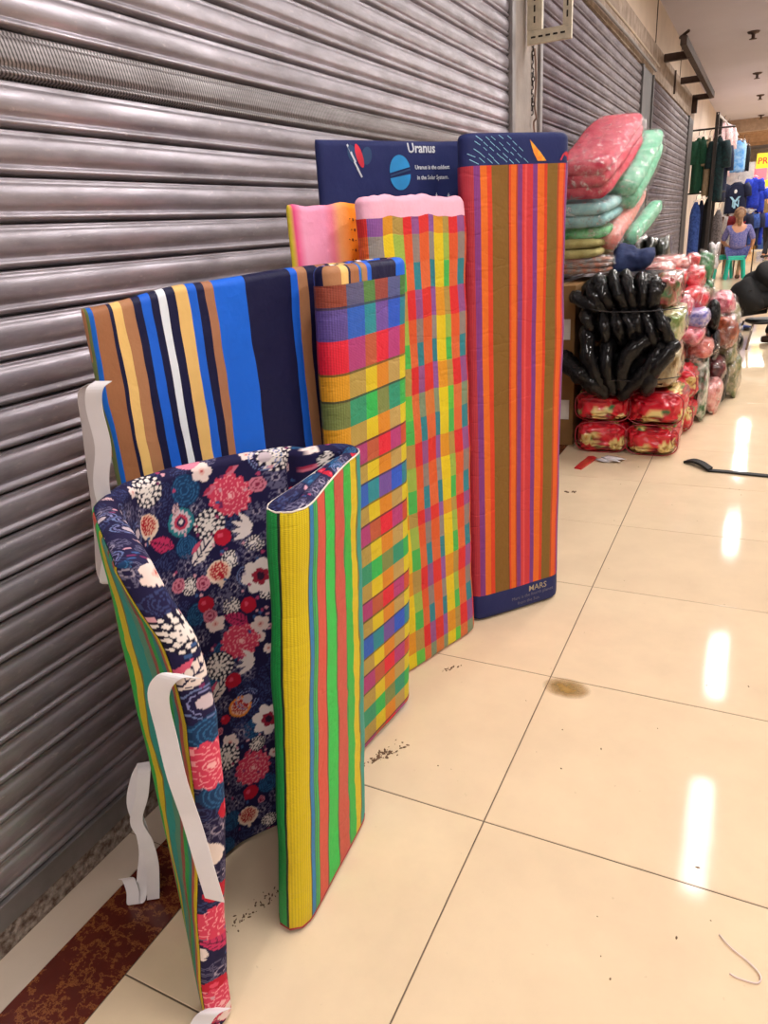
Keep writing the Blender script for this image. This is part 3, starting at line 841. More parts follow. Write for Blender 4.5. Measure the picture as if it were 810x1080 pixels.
# left wall
M_CONC = simple('painted_concrete', 'a39a94', .85, var=.10, nscale=7, bmp=.5, bscale=35, bdist=.004)
M_PLAST = simple('rough_plaster', 'b3a294', .95, var=.22, nscale=9, bmp=.9, bscale=28, bdist=.012, hex2='8c7c70')
M_CREAMW = simple('cream_paint', 'd8c6b4', .8, var=.05, nscale=3, bmp=.1, bscale=20)
M_STEEL = simple('grey_steel', '8f8a8a', .5, metal=.6, var=.12, nscale=10, bmp=.15, bscale=50)
M_DKST = simple('dark_grey_column', '55504f', .6, metal=.3, var=.1, nscale=8)
wl = box('wall_left', -.40, -.10, -4, 34, 0, 3.22, M_CREAMW); wl['kind'] = 'structure'
for nm, y0, y1, m in (('column', 3.80, 4.28, M_CONC), ('column', 7.84, 8.52, M_DKST), ('column', 12.42, 13.2, M_DKST)):
    box(nm, -.10, -.004, y0, y1, 0, 2.5, m, wl, bev=.004)
box('plaster_beam', -.10, -.002, -3.0, 13.2, 2.50, 2.78, M_PLAST, wl)
box('upper_panel', -.10, -.03, -3.0, 13.2, 2.78, 3.2, M_CREAMW, wl)
for y in (3.6, 8.75, 11.1):
    box('panel_joint', -.035, -.024, y, y + .018, 2.78, 3.2, simple('joint_dark', '4a3c34', .9), wl)
kerb = box('threshold_kerb', -.10, -.001, -3.0, 3.8, 0, .052, simple('pitted_concrete', 'a89a90', .95, var=.3, nscale=60, bmp=1.0, bscale=90, bdist=.01, hex2='5c463a'), wl)
box('threshold_kerb', -.10, -.001, 4.28, 7.84, 0, .052, M_PLAST, wl); box('threshold_kerb', -.10, -.001, 8.52, 12.42, 0, .052, M_PLAST, wl)
for y in (3.78, 4.28, 7.82, 8.52, 12.40):
    box('guide_channel', -.10, .012, y, y + .05, .0, 2.5, M_STEEL if y < 5 else M_DKST, wl, bev=.003)
# pipes running under the beam over the second shutter
for x, z, r, m in ((.030, 2.53, .011, M_STEEL), (.055, 2.565, .009, simple('cream_conduit', 'b8a690', .6))):
    tube('conduit', [(x, 4.45, z), (x, 5.5, z - .01), (x, 6.8, z + .004), (x, 8.5, z - .004)], r, m, wl, 7)

# roller shutters: every slat a piece
def steel_slat(name='galvanised_slat', c1='c2bcc6', c2='8e888e', rough=.30):
    m, nt, b = newmat(name)
    g = N(nt, 'ShaderNodeNewGeometry').outputs['Position']
    mp = N(nt, 'ShaderNodeMapping'); nt.links.new(g, mp.inputs[0]); mp.inputs['Scale'].default_value = (8, 3.5, 16)
    f = ramp(nt, noise(nt, mp.outputs[0], 1.2, 7, .65), [(.32, (0, 0, 0, 1)), (.68, (1, 1, 1, 1))], 'LINEAR')
    c = mixc(nt, f, rgb(c1), rgb(c2))
    mp2 = N(nt, 'ShaderNodeMapping'); nt.links.new(g, mp2.inputs[0]); mp2.inputs['Scale'].default_value = (20, 26, 60)
    sp = ramp(nt, noise(nt, mp2.outputs[0], 1.5, 5, .7), [(.0, (0, 0, 0, 1)), (.60, (0, 0, 0, 1)), (.68, (1, 1, 1, 1))], 'LINEAR')
    c = mixc(nt, mth(nt, 'MULTIPLY', sp, .45), c, rgb('dcd2d2'))
    nt.links.new(c, b.inputs['Base Color'])
    b.inputs['Metallic'].default_value = .70
    nt.links.new(mth(nt, 'MULTIPLY_ADD', f, .18, rough), b.inputs['Roughness'])
    bump(nt, b, noise(nt, mp2.outputs[0], 1.0, 4), .22, .0015)
    return m
M_SLAT = steel_slat()
def perf():
    m = steel_slat('perforated_slat', 'a8a2a4', '8a8384', .34); nt = m.node_tree; b = nt.nodes['Principled BSDF']
    g = N(nt, 'ShaderNodeNewGeometry').outputs['Position']; s = N(nt, 'ShaderNodeSeparateXYZ'); nt.links.new(g, s.inputs[0])
    k = 2 * math.pi / .0078
    w = mth(nt, 'SINE', mth(nt, 'MULTIPLY', mth(nt, 'MULTIPLY_ADD', s.outputs[2], .25, s.outputs[1]), k))
    w2_ = mth(nt, 'SINE', mth(nt, 'MULTIPLY', s.outputs[2], 2 * math.pi / .0105))
    hole = mth(nt, 'GREATER_THAN', mth(nt, 'MULTIPLY_ADD', w2_, .25, w), .15)
    old = b.inputs['Base Color'].links[0].from_socket
    nt.links.new(mixc(nt, mth(nt, 'MULTIPLY', hole, .8), old, (.02, .018, .018, 1)), b.inputs['Base Color'])
    return m
M_PERF = perf()
PITCH = .0745
PROF = [(-.007, 0), (.000, .0010), (.0012, .0045), (.0000, .0075), (.0042, .0110), (.0070, .0170), (.0082, .0290), (.0074, .0400), (.0050, .0485), (.0005, .0530),
        (.0005, .0560), (.0050, .0585), (.0078, .0625), (.0066, .0668), (.0030, .0690), (-.0045, .0705), (-.0070, .0745)]
def slat_mesh(y0, y1, m, flat=False):
    bm = bmesh.new(); n = len(PROF); rows = []
    ys = np.linspace(y0, y1, 3)
    for y in ys:
        r = []
        for i, (x, z) in enumerate(PROF):
            if flat and 3 < i < 9: x = .004 + (x - .004) * .25
            r.append(bm.verts.new((x - .012, y, -z)))
        rows.append(r)
    for a, b in zip(rows[:-1], rows[1:]):
        for i in range(n - 1):
            bm.faces.new((a[i], b[i], b[i + 1], a[i + 1])[::-1])
    bmesh.ops.recalc_face_normals(bm, faces=bm.faces)
    if bm.faces[5].normal.x < 0:
        bmesh.ops.reverse_faces(bm, faces=bm.faces)
    bmesh.ops.solidify(bm, geom=bm.faces[:], thickness=.0012)
    me = bm_mesh('slat', bm); me.materials.append(m); return me
M_SLAT2 = steel_slat('dull_lilac_slat', '7d7379', '625960', .5)
M_SLAT2.node_tree.nodes['Principled BSDF'].inputs['Metallic'].default_value = .35
def shutter(label, y0, y1, group='steel roller shutters along the left wall', perfk=None):
    r = empty('roller_shutter', label, 'shutter', (0, 0, 0), 0, group)
    me = slat_mesh(y0, y1, M_SLAT if y0 < 0 else M_SLAT2); mp = slat_mesh(y0, y1, M_PERF, True)
    zt = 1.219
    k = math.floor((2.505 - zt) / PITCH)
    while True:
        top = zt + k * PITCH + .0005
        if top - PITCH < .05: break
        ip = (perfk is not None and k == perfk)
        o = link('slat', mp if ip else me, None, r, smooth=True, loc=(0, 0, top), label='perforated ventilation slat' if ip else None)
        k -= 1
    b0 = box('bottom_rail', -.022, .002, y0, y1, .053, top + .002, M_STEEL, r, bev=.002)
    return r
shutter('nearest roller shutter, slats behind the mattresses with one perforated slat near the top', -2.9, 3.775, perfk=5)
shutter('second roller shutter, behind the plastic-wrapped blanket stack', 4.335, 7.815)
shutter('far narrow-looking roller shutter between the two dark grey columns', 8.575, 12.395)

# ceiling and the rest of the corridor
M_CEIL = simple('ceiling_paint', 'c2becb', .9, var=.03, nscale=1.2)
ce = box('ceiling', -.4, 5.0, -4, 21.5, 3.2, 3.3, M_CEIL); ce['kind'] = 'structure'
dp = box('trim_1', -.1, 5.0, 21.5, 21.8, 2.93, 3.3, simple('bulkhead_paint', 'b29a86', .9)); dp['kind'] = 'structure'
ce2 = box('ceiling_far', -.4, 5.0, 21.8, 34, 3.25, 3.35, M_CEIL); ce2['kind'] = 'structure'
wr_ = box('wall_right', 4.2, 4.4, -4, 34, 0, 3.3, simple('right_wall_paint', '94897f', .8, var=.05, nscale=2)); wr_['kind'] = 'structure'
wb = box('wall_back', -.4, 4.4, -4.2, -4.0, 0, 3.3, M_CREAMW); wb['kind'] = 'structure'
wf = box('wall_front', -.4, 4.4, 33.8, 34, 0, 3.4, simple('far_wall_paint', 'eadfd4', .8)); wf['kind'] = 'structure'

# ceiling lamps
def emis(name, col, st):
    m, nt, b = newmat(name)
    b.inputs['Emission Color'].default_value = rgb(col); b.inputs['Emission Strength'].default_value = st
    b.inputs['Base Color'].default_value = rgb(col)
    return m
M_EM = emis('lit_tube', 'fff8f2', 9)
M_FIX = simple('white_fixture', 'e8e4e0', .5)
def lamp(x, y, label):
    r = empty('ceiling_lamp', label, 'lamp', (x, y, 3.2), 0, 'twin tube ceiling lamps')
    bm = bmesh.new(); add_box(bm, -.13, .13, -.62, .62, -.05, 0, .004); link('housing', bm_mesh('housing', bm), M_FIX, r, smooth=False)
    for dx in (-.05, .05):
        tube('tube', [(dx, -.58, -.066), (dx, .58, -.066)], .014, M_EM, r, 8)
LW = ['behind the camera', 'straight above the camera', 'above the plaid mattresses', 'above the blanket stack', 'above the far shutter', 'above the hanging clothes', 'above the round clothes rack', 'nearest the bulkhead']
for i, ly in enumerate(LAMP_Y):
    lamp(1.18, ly, 'twin tube ceiling lamp over the middle aisle, ' + LW[i])
    lamp(2.75, ly, 'added twin tube fill lamp out of view on the right, beside the one ' + LW[i])  # fixtures for the added, unseen right-hand row of fill light
# sprinklers
M_BRASS = simple('dark_brass', '5c4a44', .5, metal=.7)
for i, (x, y) in enumerate(((.766, 11.2), (.768, 14.5), (.784, 17.3), (.77, 21.0), (1.02, 12.4))):
    r = empty('sprinkler_head', ('nearest ceiling sprinkler head, dark metal', 'second ceiling sprinkler head from the top of the picture', 'third small sprinkler head on the ceiling', 'farthest sprinkler head just before the beam', 'sprinkler head at the right edge of the ceiling')[i], 'sprinkler', (x, y, 3.2), 0, 'ceiling sprinklers')
    V, F = tube_geo([(0, 0, 0), (0, 0, -.02), (0, 0, -.021), (0, 0, -.028)], [.075, .06, .03, .03], 12)
    link('escutcheon', mesh('escutcheon', V, F), M_BRASS, r)
    V, F = merge([tube_geo([(0, 0, -.028), (0, 0, -.075)], .02, 8), tube_geo([(0, 0, -.075), (0, 0, -.082)], .045, 10)])
    link('deflector', mesh('deflector', V, F), M_BRASS, r)

# metal frame sticking out of the wall over the third shutter
M_RUST = simple('rusty_brown_steel', '4a3830', .75, metal=.3, var=.2, nscale=20, bmp=.3)
r = empty('awning_bracket_frame', 'rusty brown steel frame of arms and a long bar sticking out above the far shutter', 'frame')
box('long_bar', .225, .285, 8.55, 12.75, 2.72, 2.80, M_RUST, r, bev=.004)
for y, z in ((9.25, 2.75), (10.95, 2.75), (12.66, 2.75)):
    box('arm', 0, .255, y, y + .07, z - .035, z + .035, M_RUST, r, bev=.004)
box('drop_post', 0, .07, 12.66, 12.73, 2.55, 2.74, M_RUST, r)
tube('hanging_rod', [(.02, 10.2, 2.76), (.02, 10.2, 2.52)], .012, M_RUST, r, 6)
tube('hanging_rod', [(.20, 8.75, 2.82), (.30, 8.50, 2.82)], .014, M_RUST, r, 6)

# slotted white frame bracket and chain on the first column
M_SLOT = simple('cream_slotted_steel', 'd2c9b4', .55, metal=.2, var=.14, nscale=18, bmp=.25)
r = empty('slotted_bracket', 'cream slotted steel bracket frame hung at the top of the first column', 'bracket', (0, 4.05, 0))
M_HOLE = simple('slot_dark', '2c2624', .9)
def slotted(x0, x1, z0, z1):
    box('slotted_bar', x0, x1, -.012, .012, z0, z1, M_SLOT, r, bev=.002)
    bm = bmesh.new()
    if (x1 - x0) < (z1 - z0):
        z = z0 + .03
        while z < z1 - .02:
            add_box(bm, (x0 + x1) / 2 - .004, (x0 + x1) / 2 + .004, -.0135, -.011, z, z + .028); z += .045
    else:
        x = x0 + .02
        while x < x1 - .02:
            add_box(bm, x, x + .022, -.0135, -.011, (z0 + z1) / 2 - .004, (z0 + z1) / 2 + .004); x += .036
    link('slot', bm_mesh('slot', bm), M_HOLE, r, smooth=False)
slotted(.006, .079, 2.103, 2.60); slotted(.180, .222, 2.103, 2.60); slotted(.006, .222, 2.045, 2.103); slotted(.006, .222, 2.60, 2.66)
pts = [(.0, 4.14, 2.08 - .02 * k) for k in range(18)]
V = []; geos = []
for k in range(17):
    z = 2.07 - .019 * k; a = (k % 2) * .5 * math.pi
    pp2 = [(.0 + .007 * math.cos(t) * math.cos(a) + .004 * math.sin(k), 4.165 + .007 * math.cos(t) * math.sin(a), z + .012 * math.sin(t)) for t in np.linspace(0, 2 * math.pi, 9)]
    geos.append(tube_geo(pp2, .0030, 4))
V, F = merge(geos)
tag(link('chain', mesh('chain', V, F), simple('dark_chain', '4a4240', .5, metal=.6)), 'dark rusty chain hanging down the face of the first column', 'chain')
tag(tube('padlock_cord', catmull([(.012, 4.16, 2.05), (.020, 4.16, 1.92), (.012, 4.17, 1.80), (.024, 4.16, 1.74), (.010, 4.165, 1.72), (.016, 4.16, 1.66)], 5), .005, simple('brown_cord', '8a7064', .9)), 'frayed brown cord hanging beside the chain on the first column', 'cord')

# things on the floor
def blob(name, loc, rx, ry, rz, m, parent=None, n=10, seed=0, amp=.12, sub=2, sq=1.0, label=None, rot=0):
    bm = bmesh.new(); bmesh.ops.create_icosphere(bm, subdivisions=sub, radius=1)
    rg = np.random.default_rng(seed); k = rg.uniform(2, 5, (4, 3)); ph = rg.uniform(0, 6, 4)
    c, s_ = math.cos(rot), math.sin(rot)
    for v in bm.verts:
        p = np.array(v.co); d = 1 + amp * sum(math.sin(kk @ p + q) for kk, q in zip(k, ph)) / 2
        p = np.sign(p) * np.abs(p) ** sq
        x, y = p[0] * rx * d, p[1] * ry * d
        v.co = (loc[0] + x * c - y * s_, loc[1] + x * s_ + y * c, loc[2] + p[2] * rz * d)
    return link(name, bm_mesh(name, bm), m, parent, label=label)
def slab_outline(name, pts, z0, z1, m, parent=None):
    n = len(pts); V = [(x, y, z0) for x, y in pts] + [(x, y, z1) for x, y in pts]
    F = [tuple(range(n))[::-1], tuple(range(n, 2 * n))] + [(i, (i + 1) % n, n + (i + 1) % n, n + i) for i in range(n)]
    return link(name, mesh(name, V, F), m, parent, smooth=False)
o = slab_outline('red_wrapper', [(.375, 3.70), (.415, 3.69), (.455, 3.90), (.43, 3.93), (.405, 3.92)], .0005, .008, simple('red_wrapper', 'd8202c', .35, coat=.5))
tag(o, 'small red wrapper scrap lying on the tiles before the red floral bags', 'litter')
o = blob('crumpled_film', (.53, 3.88, .012), .06, .035, .011, simple('clear_crumple', 'e2dde0', .15, var=.1, nscale=40, bmp=.8, bscale=60), seed=4, amp=.5, sub=3)
tag(o, 'crumpled clear plastic film in front of the red floral bags', 'litter')
r = empty('black_strap', 'black webbing strap lying across the tiles at the right edge', 'strap')
M_BLK = simple('black_webbing', '0c0b0d', .7, var=.1, bmp=.4, bscale=300)
ribbon('webbing', catmull([(1.02, 3.83, .006), (1.10, 3.83, .006), (1.2, 3.82, .006), (1.35, 3.81, .006), (1.7, 3.79, .006)], 3), (0, 1, 0), .035, M_BLK, r, th=.006)
ribbon('handle_end', catmull([(.905, 3.945, .008), (.94, 3.93, .020), (.985, 3.885, .022), (1.03, 3.83, .012)], 4), (.45, .9, 0), .045, M_BLK, r, th=.012)
o = tube('thread', catmull([(1.215, 1.09, .003), (1.235, 1.07, .004), (1.262, 1.055, .003), (1.282, 1.035, .004), (1.278, 1.018, .003), (1.25, 1.015, .003), (1.235, 1.018, .003)], 5), .0016, simple('pale_thread', 'f0d8d0', .8), n=5)
tag(o, 'curl of pale thread on the tile near the lower right corner', 'thread')
bm = bmesh.new(); rg2 = np.random.default_rng(9)
def crumbs(bm, x, y, sx, sy, n, rot, sz=(.0012, .004)):
    for _ in range(n):
        a, b_ = rg2.normal(0, sx), rg2.normal(0, sy)
        px, py = x + a * math.cos(rot) - b_ * math.sin(rot), y + a * math.sin(rot) + b_ * math.cos(rot)
        s_ = rg2.uniform(*sz)
        bmesh.ops.create_icosphere(bm, subdivisions=1, radius=s_, matrix=Matrix.Translation((px, py, s_ * .4)) @ Matrix.Rotation(rg2.uniform(0, 3), 4, 'Z') @ Matrix.Diagonal((rg2.uniform(.6, 2.2), .8, .5, 1)))
crumbs(bm, .425, 1.30, .035, .010, 70, 1.1)
crumbs(bm, .385, .80, .045, .007, 55, 1.2, (.001, .003))
crumbs(bm, .44, 1.72, .018, .005, 16, .9)
crumbs(bm, .43, 3.33, .03, .01, 14, .5, (.003, .007))
for _ in range(60): crumbs(bm, rg2.uniform(.5, 1.9), rg2.uniform(.7, 4), .001, .001, 1, 0, (.0008, .0026))
o = link('floor_crumbs', bm_mesh('floor_crumbs', bm), simple('brown_crumbs', '80624a', .9))
tag(o, 'brown dirt crumbs scattered on the cream tiles beside the mattresses', 'dirt', kind='stuff')
def stain_mat():
    m, nt, b = newmat('ochre_stain')
    co = N(nt, 'ShaderNodeTexCoord').outputs['Object']
    mp = N(nt, 'ShaderNodeMapping'); nt.links.new(co, mp.inputs[0]); mp.inputs['Scale'].default_value = (1 / .070, 1 / .050, 1)
    g = N(nt, 'ShaderNodeTexGradient', gradient_type='SPHERICAL'); nt.links.new(mp.outputs[0], g.inputs[0])
    a = mth(nt, 'MULTIPLY', mth(nt, 'MULTIPLY', g.outputs['Fac'], mth(nt, 'MULTIPLY', noise(nt, co, 30, 5), 2.2)), .75)
    a = mth(nt, 'MINIMUM', a, .8)
    b.inputs['Base Color'].default_value = rgb('a8843e'); b.inputs['Roughness'].default_value = .5
    nt.links.new(a, b.inputs['Alpha'])
    return m
o = slab_outline('floor_stain', [(-.07, -.05), (.07, -.05), (.07, .05), (-.07, .05)], 0, .0004, stain_mat()); o.location = (.785, 1.745, .0006)
tag(o, 'ochre brown stain on the tile in the middle of the floor', 'stain')

# ================================================================== bedding piled behind the mattresses
def film_mat(name='clear_film', dens=.75):
    m, nt, b = newmat(name)
    co = N(nt, 'ShaderNodeTexCoord').outputs['Object']
    tr = N(nt, 'ShaderNodeBsdfTransparent'); gl = N(nt, 'ShaderNodeBsdfGlossy'); gl.inputs['Roughness'].default_value = .14
    gl.inputs['Color'].default_value = (.95, .93, .95, 1)
    bp = N(nt, 'ShaderNodeBump'); bp.inputs['Strength'].default_value = 1; bp.inputs['Distance'].default_value = .02
    nt.links.new(noise(nt, co, 24, 7, .7), bp.inputs['Height']); nt.links.new(bp.outputs[0], gl.inputs['Normal'])
    w = ramp(nt, noise(nt, co, 30, 6, .75), [(.53, (0, 0, 0, 1)), (.64, (1, 1, 1, 1))], 'LINEAR')
    fac = mth(nt, 'MULTIPLY_ADD', w, dens, .08)
    mx = N(nt, 'ShaderNodeMixShader'); nt.links.new(fac, mx.inputs[0]); nt.links.new(tr.outputs[0], mx.inputs[1]); nt.links.new(gl.outputs[0], mx.inputs[2])
    out = nt.nodes['Material Output']; nt.links.new(mx.outputs[0], out.inputs['Surface'])
    return m
M_FILM = film_mat()
def glossy(name, h1, h2=None, nscale=14, rough=.35, coat=1.0, bmp=1.0, bscale=34):
    return simple(name, h1, rough, var=.2, nscale=nscale, bmp=bmp, bscale=bscale, bdist=.012, coat=coat, hex2=h2, coatr=.12)
def cushion_v(c, r, sub=4, p=.72, amp=.03, seed=0, crumple=.5):
    bm = bmesh.new(); bmesh.ops.create_icosphere(bm, subdivisions=sub, radius=1)
    rg = np.random.default_rng(seed); k = rg.uniform(-5, 5, (6, 3)); ph = rg.uniform(0, 6, 6)
    co = np.array([v.co[:] for v in bm.verts])
    q = np.sign(co) * np.abs(co) ** p
    d = 1 + amp * np.sin(co @ k.T + ph).sum(1) / 2
    from mathutils import noise as mn
    o3 = Vector((seed * 3.1, seed * 1.7, 0))
    fr_ = 3.2 if sub >= 3 else 2
    rd = np.array([abs(mn.noise(Vector(c_) * fr_ + o3)) + .5 * abs(mn.noise(Vector(c_) * fr_ * 2.3 + o3)) for c_ in co])
    d = d * (1.06 - .40 * crumple * np.exp(-rd * 5))
    q = q * d[:, None]
    F = [[v.index for v in f.verts] for f in bm.faces]
    bm.free()
    return q * np.array(r) + np.array(c), F, co
def cushion(name, c, r, m, parent=None, sub=3, p=.72, amp=.05, seed=0, label=None):
    V, F, _ = cushion_v(c, r, sub, p, amp, seed)
    return link(name, mesh(name, V, F), m, parent, label=label)
# floral red print used on the bedding bags
RP = Print(.8, .6, 'cc1428', .002)
rg = np.random.default_rng(3)
def rflower(x, y, k):
    for q in range(6):
        an = 2 * math.pi * q / 6 + x * 40
        RP.disc(x + .018 * k * math.cos(an), y + .018 * k * math.sin(an), .012 * k, 'e6d08a'); RP.disc(x + .018 * k * math.cos(an), y + .018 * k * math.sin(an), .005 * k, 'c8a24a')
    RP.disc(x, y, .008 * k, '9a6a2a')
for x in np.arange(.05, .8, .15):
    for y in np.arange(.05, .6, .14):
        a, b_ = x + rg.uniform(-.02, .02), y + rg.uniform(-.02, .02)
        for q in range(3): RP.leaf(a + rg.uniform(.03, .08), b_ + rg.uniform(-.04, .04), .075, ('2f7a44', '5c8a3c', '941226')[q], rg.uniform(0, 3.1), 'e0c880' if q < 2 else None, None, .5)
        rflower(a, b_, 1.15); rflower(a + .045, b_ + .02, .75); rflower(a + .035, b_ - .025, .6)
        RP.lobed(a - .045, b_ - .03, .022, '7e1024', 7, .2)
M_RP = print_material('red_floral_film', .4, .5, .9)
def printed_bag(label, c, r, seed, group, uo=0, vo=0, p=.6):
    V, F, co = cushion_v(c, r, 5, p, .035, seed)
    me = mesh('bedding_bag', V, F)
    u = (V[:, 0] + .35 * (V[:, 1] - c[1]) - c[0] + .35 + uo) % .78; v = (V[:, 2] + .2 * (V[:, 1] - c[1]) + vo) % .58
    cc_ = RP.sample(u, v)
    ca = me.color_attributes.new(name='print', type='FLOAT_COLOR', domain='POINT')
    ca.data.foreach_set('color', np.concatenate([cc_, np.ones((len(cc_), 1))], 1).astype(np.float32).reshape(-1))
    root = empty('bedding_bag', label, 'bedding', (c[0], c[1], c[2] - r[2]), 0, group)
    for vtx in me.vertices: vtx.co = vtx.co - Vector((c[0], c[1], c[2] - r[2]))
    link('packed_quilt', me, M_RP, root)
    # crimped seam of the plastic bag round the front
    o = [(r[0] * 1.0 * math.cos(t) * (1 - .0), -r[1] * .80, r[2] + r[2] * .97 * math.sin(t)) for t in np.linspace(0, 2 * math.pi, 25)]
    o = [(np.sign(x) * abs(x / r[0]) ** .6 * r[0], y, r[2] + np.sign(z - r[2]) * (abs((z - r[2]) / r[2]) ** .6) * r[2]) for x, y, z in o]
    tube('bag_seam', o, .0035, bpy.data.materials.get('seam_red') or glossy('seam_red', 'b8283a', rough=.3), root, 5)
    return root
GB = 'red floral bedding bags'
printed_bag('red floral bedding bag at bottom left, nearest on the floor', (.447, 4.22, .088), (.142, .24, .086), 1, GB, 0, .02)
printed_bag('red floral bedding bag at bottom right of the front four', (.715, 4.22, .088), (.138, .24, .086), 2, GB, .30, .05)
printed_bag('red floral bedding bag in the upper row, left, under the black bundles', (.445, 4.25, .258), (.150, .25, .086), 3, GB, .12, .30)
printed_bag('red floral bedding bag in the upper row, right, under the black bundles', (.720, 4.25, .258), (.145, .25, .092), 4, GB, .42, .28)
printed_bag('red bedding bag on the floor behind the front four', (.70, 4.66, .10), (.185, .19, .098), 5, GB, .22, .1)
printed_bag('red bedding bag stacked second behind the front four', (.70, 4.66, .295), (.19, .19, .098), 6, GB, .05, .17)

# black plastic-wrapped comforters: each fold a fat wrinkled roll
M_BLACK = simple('black_plastic_wrap', '070609', .42, var=.3, nscale=20, bmp=1.0, bscale=60, bdist=.012, coat=.45, coatr=.04)
M_BLACK.node_tree.nodes['Principled BSDF'].inputs['Specular IOR Level'].default_value = .15
M_MOT = []
for i, (a, b_) in enumerate((('3c6a34', 'b8404a'), ('6f8a3c', 'd8c89a'), ('a8343c', '3f7a3c'), ('c8b890', '8a6a3c'))):
    M_MOT.append(glossy('mottled_floral_%d' % i, a, b_, nscale=18))
TUBE_U = [[(0.285, 4.02, 0.851), (0.368, 3.98, 0.812), (0.456, 4.02, 0.77)], [(0.397, 4.02, 0.93), (0.438, 3.98, 0.862), (0.478, 4.02, 0.786)], [(0.47, 4.02, 0.942), (0.51, 3.98, 0.87), (0.549, 4.02, 0.785)], [(0.538, 4.02, 0.945), (0.57, 3.98, 0.869), (0.589, 4.02, 0.784)], [(0.613, 4.02, 0.928), (0.63, 3.98, 0.857), (0.629, 4.02, 0.783)], [(0.682, 4.02, 0.906), (0.681, 3.98, 0.856), (0.674, 4.02, 0.783)], [(0.357, 4.02, 0.9), (0.398, 3.98, 0.842), (0.44, 4.02, 0.774)]]
TUBE_M = [[(0.347, 3.99, 0.765), (0.367, 3.95, 0.734), (0.382, 3.99, 0.676)], [(0.436, 3.99, 0.754), (0.457, 3.95, 0.682), (0.471, 3.99, 0.602)], [(0.497, 3.99, 0.763), (0.528, 3.95, 0.692), (0.548, 3.99, 0.624)], [(0.55, 3.99, 0.768), (0.584, 3.95, 0.702), (0.602, 3.99, 0.632)], [(0.594, 3.99, 0.772), (0.616, 3.95, 0.717), (0.632, 3.99, 0.64)], [(0.64, 3.99, 0.769), (0.682, 3.95, 0.681), (0.705, 3.99, 0.589)], [(0.7, 3.99, 0.771), (0.75, 3.95, 0.701), (0.778, 3.99, 0.61)]]
TUBE_L = [[(0.252, 3.97, 0.528), (0.35, 3.93, 0.45), (0.459, 3.97, 0.36)], [(0.36, 3.97, 0.668), (0.391, 3.93, 0.527), (0.476, 3.97, 0.37)], [(0.478, 3.97, 0.606), (0.476, 3.93, 0.496), (0.514, 3.97, 0.37)], [(0.653, 3.97, 0.633), (0.574, 3.93, 0.545), (0.557, 3.97, 0.38)], [(0.739, 3.97, 0.597), (0.673, 3.93, 0.479), (0.56, 3.97, 0.345)], [(0.787, 3.97, 0.598), (0.73, 3.93, 0.512), (0.662, 3.97, 0.408)], [(0.695, 3.97, 0.50), (0.69, 3.93, 0.42), (0.68, 3.97, 0.375)]]
def roll_fold(pts, rad, parent, seed):
    P = catmull([(pts[0][0], pts[0][1] + .05, pts[0][2] + .01)] + pts + [(pts[-1][0], pts[-1][1] + .05, pts[-1][2])], 6)
    rg = np.random.default_rng(seed); n = len(P)
    V, F = tube_geo(P, [rad * .92 * (.55 + .45 * math.sin(math.pi * min(1, (i + 2.5) / n))) * (1 + .07 * math.sin(i * 1.7 + seed)) for i in range(n)], 14)
    from mathutils import noise as mn
    V = [np.array(v) * 1.0 for v in V]
    for i, v in enumerate(V):
        cc_ = np.array(P[min(i // 14, n - 1)]); dd = v - cc_
        k_ = 1 - .45 * math.exp(-6 * abs(mn.noise(Vector((v[0] * 24, v[1] * 24, v[2] * 9 + seed)))))
        V[i] = cc_ + dd * (k_ + .12)
    return link('fold', mesh('fold', V, F), M_BLACK, parent)
for nm, T, rad, body, lab in (('U', TUBE_U, .038, ((.53, 4.28, .86), (.24, .26, .092)), 'black plastic-wrapped comforter bundle, topmost of three, folds fanned upwards'),
                              ('M', TUBE_M, .036, ((.56, 4.27, .685), (.245, .27, .095)), 'middle black plastic-wrapped comforter bundle, short upright folds'),
                              ('L', TUBE_L, .046, ((.55, 4.27, .475), (.25, .27, .115)), 'lowest black plastic-wrapped comforter bundle, long slanting folds on the red bags')):
    root = empty('comforter_bundle', lab, 'bedding', (0, 0, 0), 0, 'black wrapped comforter bundles')
    cushion('wrapped_body', body[0], body[1], M_BLACK, root, 4, .6, .05, 7)
    for i, t in enumerate(T): roll_fold(t, rad * (1.15 if (nm == 'L' and i in (0, 3)) else 1), root, i + ord(nm))
    cushion('floral_side', (body[0][0] + body[1][0] * .80, body[0][1] - .02, body[0][2]), (.070, .23, body[1][2] * .95), M_MOT[{'U': 0, 'M': 1, 'L': 3}[nm]], root, 4, .6, .05, 9)
    z = body[0][2] - body[1][2] * .85
    if nm != 'M':
        z = {'U': .785, 'L': .435}[nm]
        tube('tie_cord', catmull([(.33, 3.975, z + .02), (.45, 3.925, z), (.58, 3.915, z - .002), (.70, 3.93, z), (.83, 4.02, z + .004)], 4), .0028, simple('tie_cord', '2a2426', .6), root, 5)

# cardboard boxes behind, next to the second shutter
M_CARD = simple('cardboard', '8a6436', .85, var=.12, nscale=6, bmp=.15, bscale=60)
def carton(label, x0, x1, y0, y1, z0, z1):
    r = empty('cardboard_box', label, 'box', ((x0 + x1) / 2, (y0 + y1) / 2, z0), 0, 'cardboard boxes under the blankets')
    w, d, h = (x1 - x0) / 2, (y1 - y0) / 2, z1 - z0
    box('carton', -w, w, -d, d, 0, h, M_CARD, r, bev=.004)
    box('packing_tape', -.03, .03, -d - .001, d + .001, h - .002, h + .001, simple('packing_tape', 'c8a878', .3, coat=.5), r)
    box('shipping_label', w * .2, w * .8, -d - .0015, -d, h * .35, h * .60, simple('paper_label', 'd8d2c8', .8), r)
    return r
carton('tall cardboard carton on the floor left of the black bundles', .02, .27, 4.12, 4.75, .0, .45)
carton('cardboard carton stacked on another, under the wrapped blankets', .02, .26, 4.14, 4.75, .452, .90)

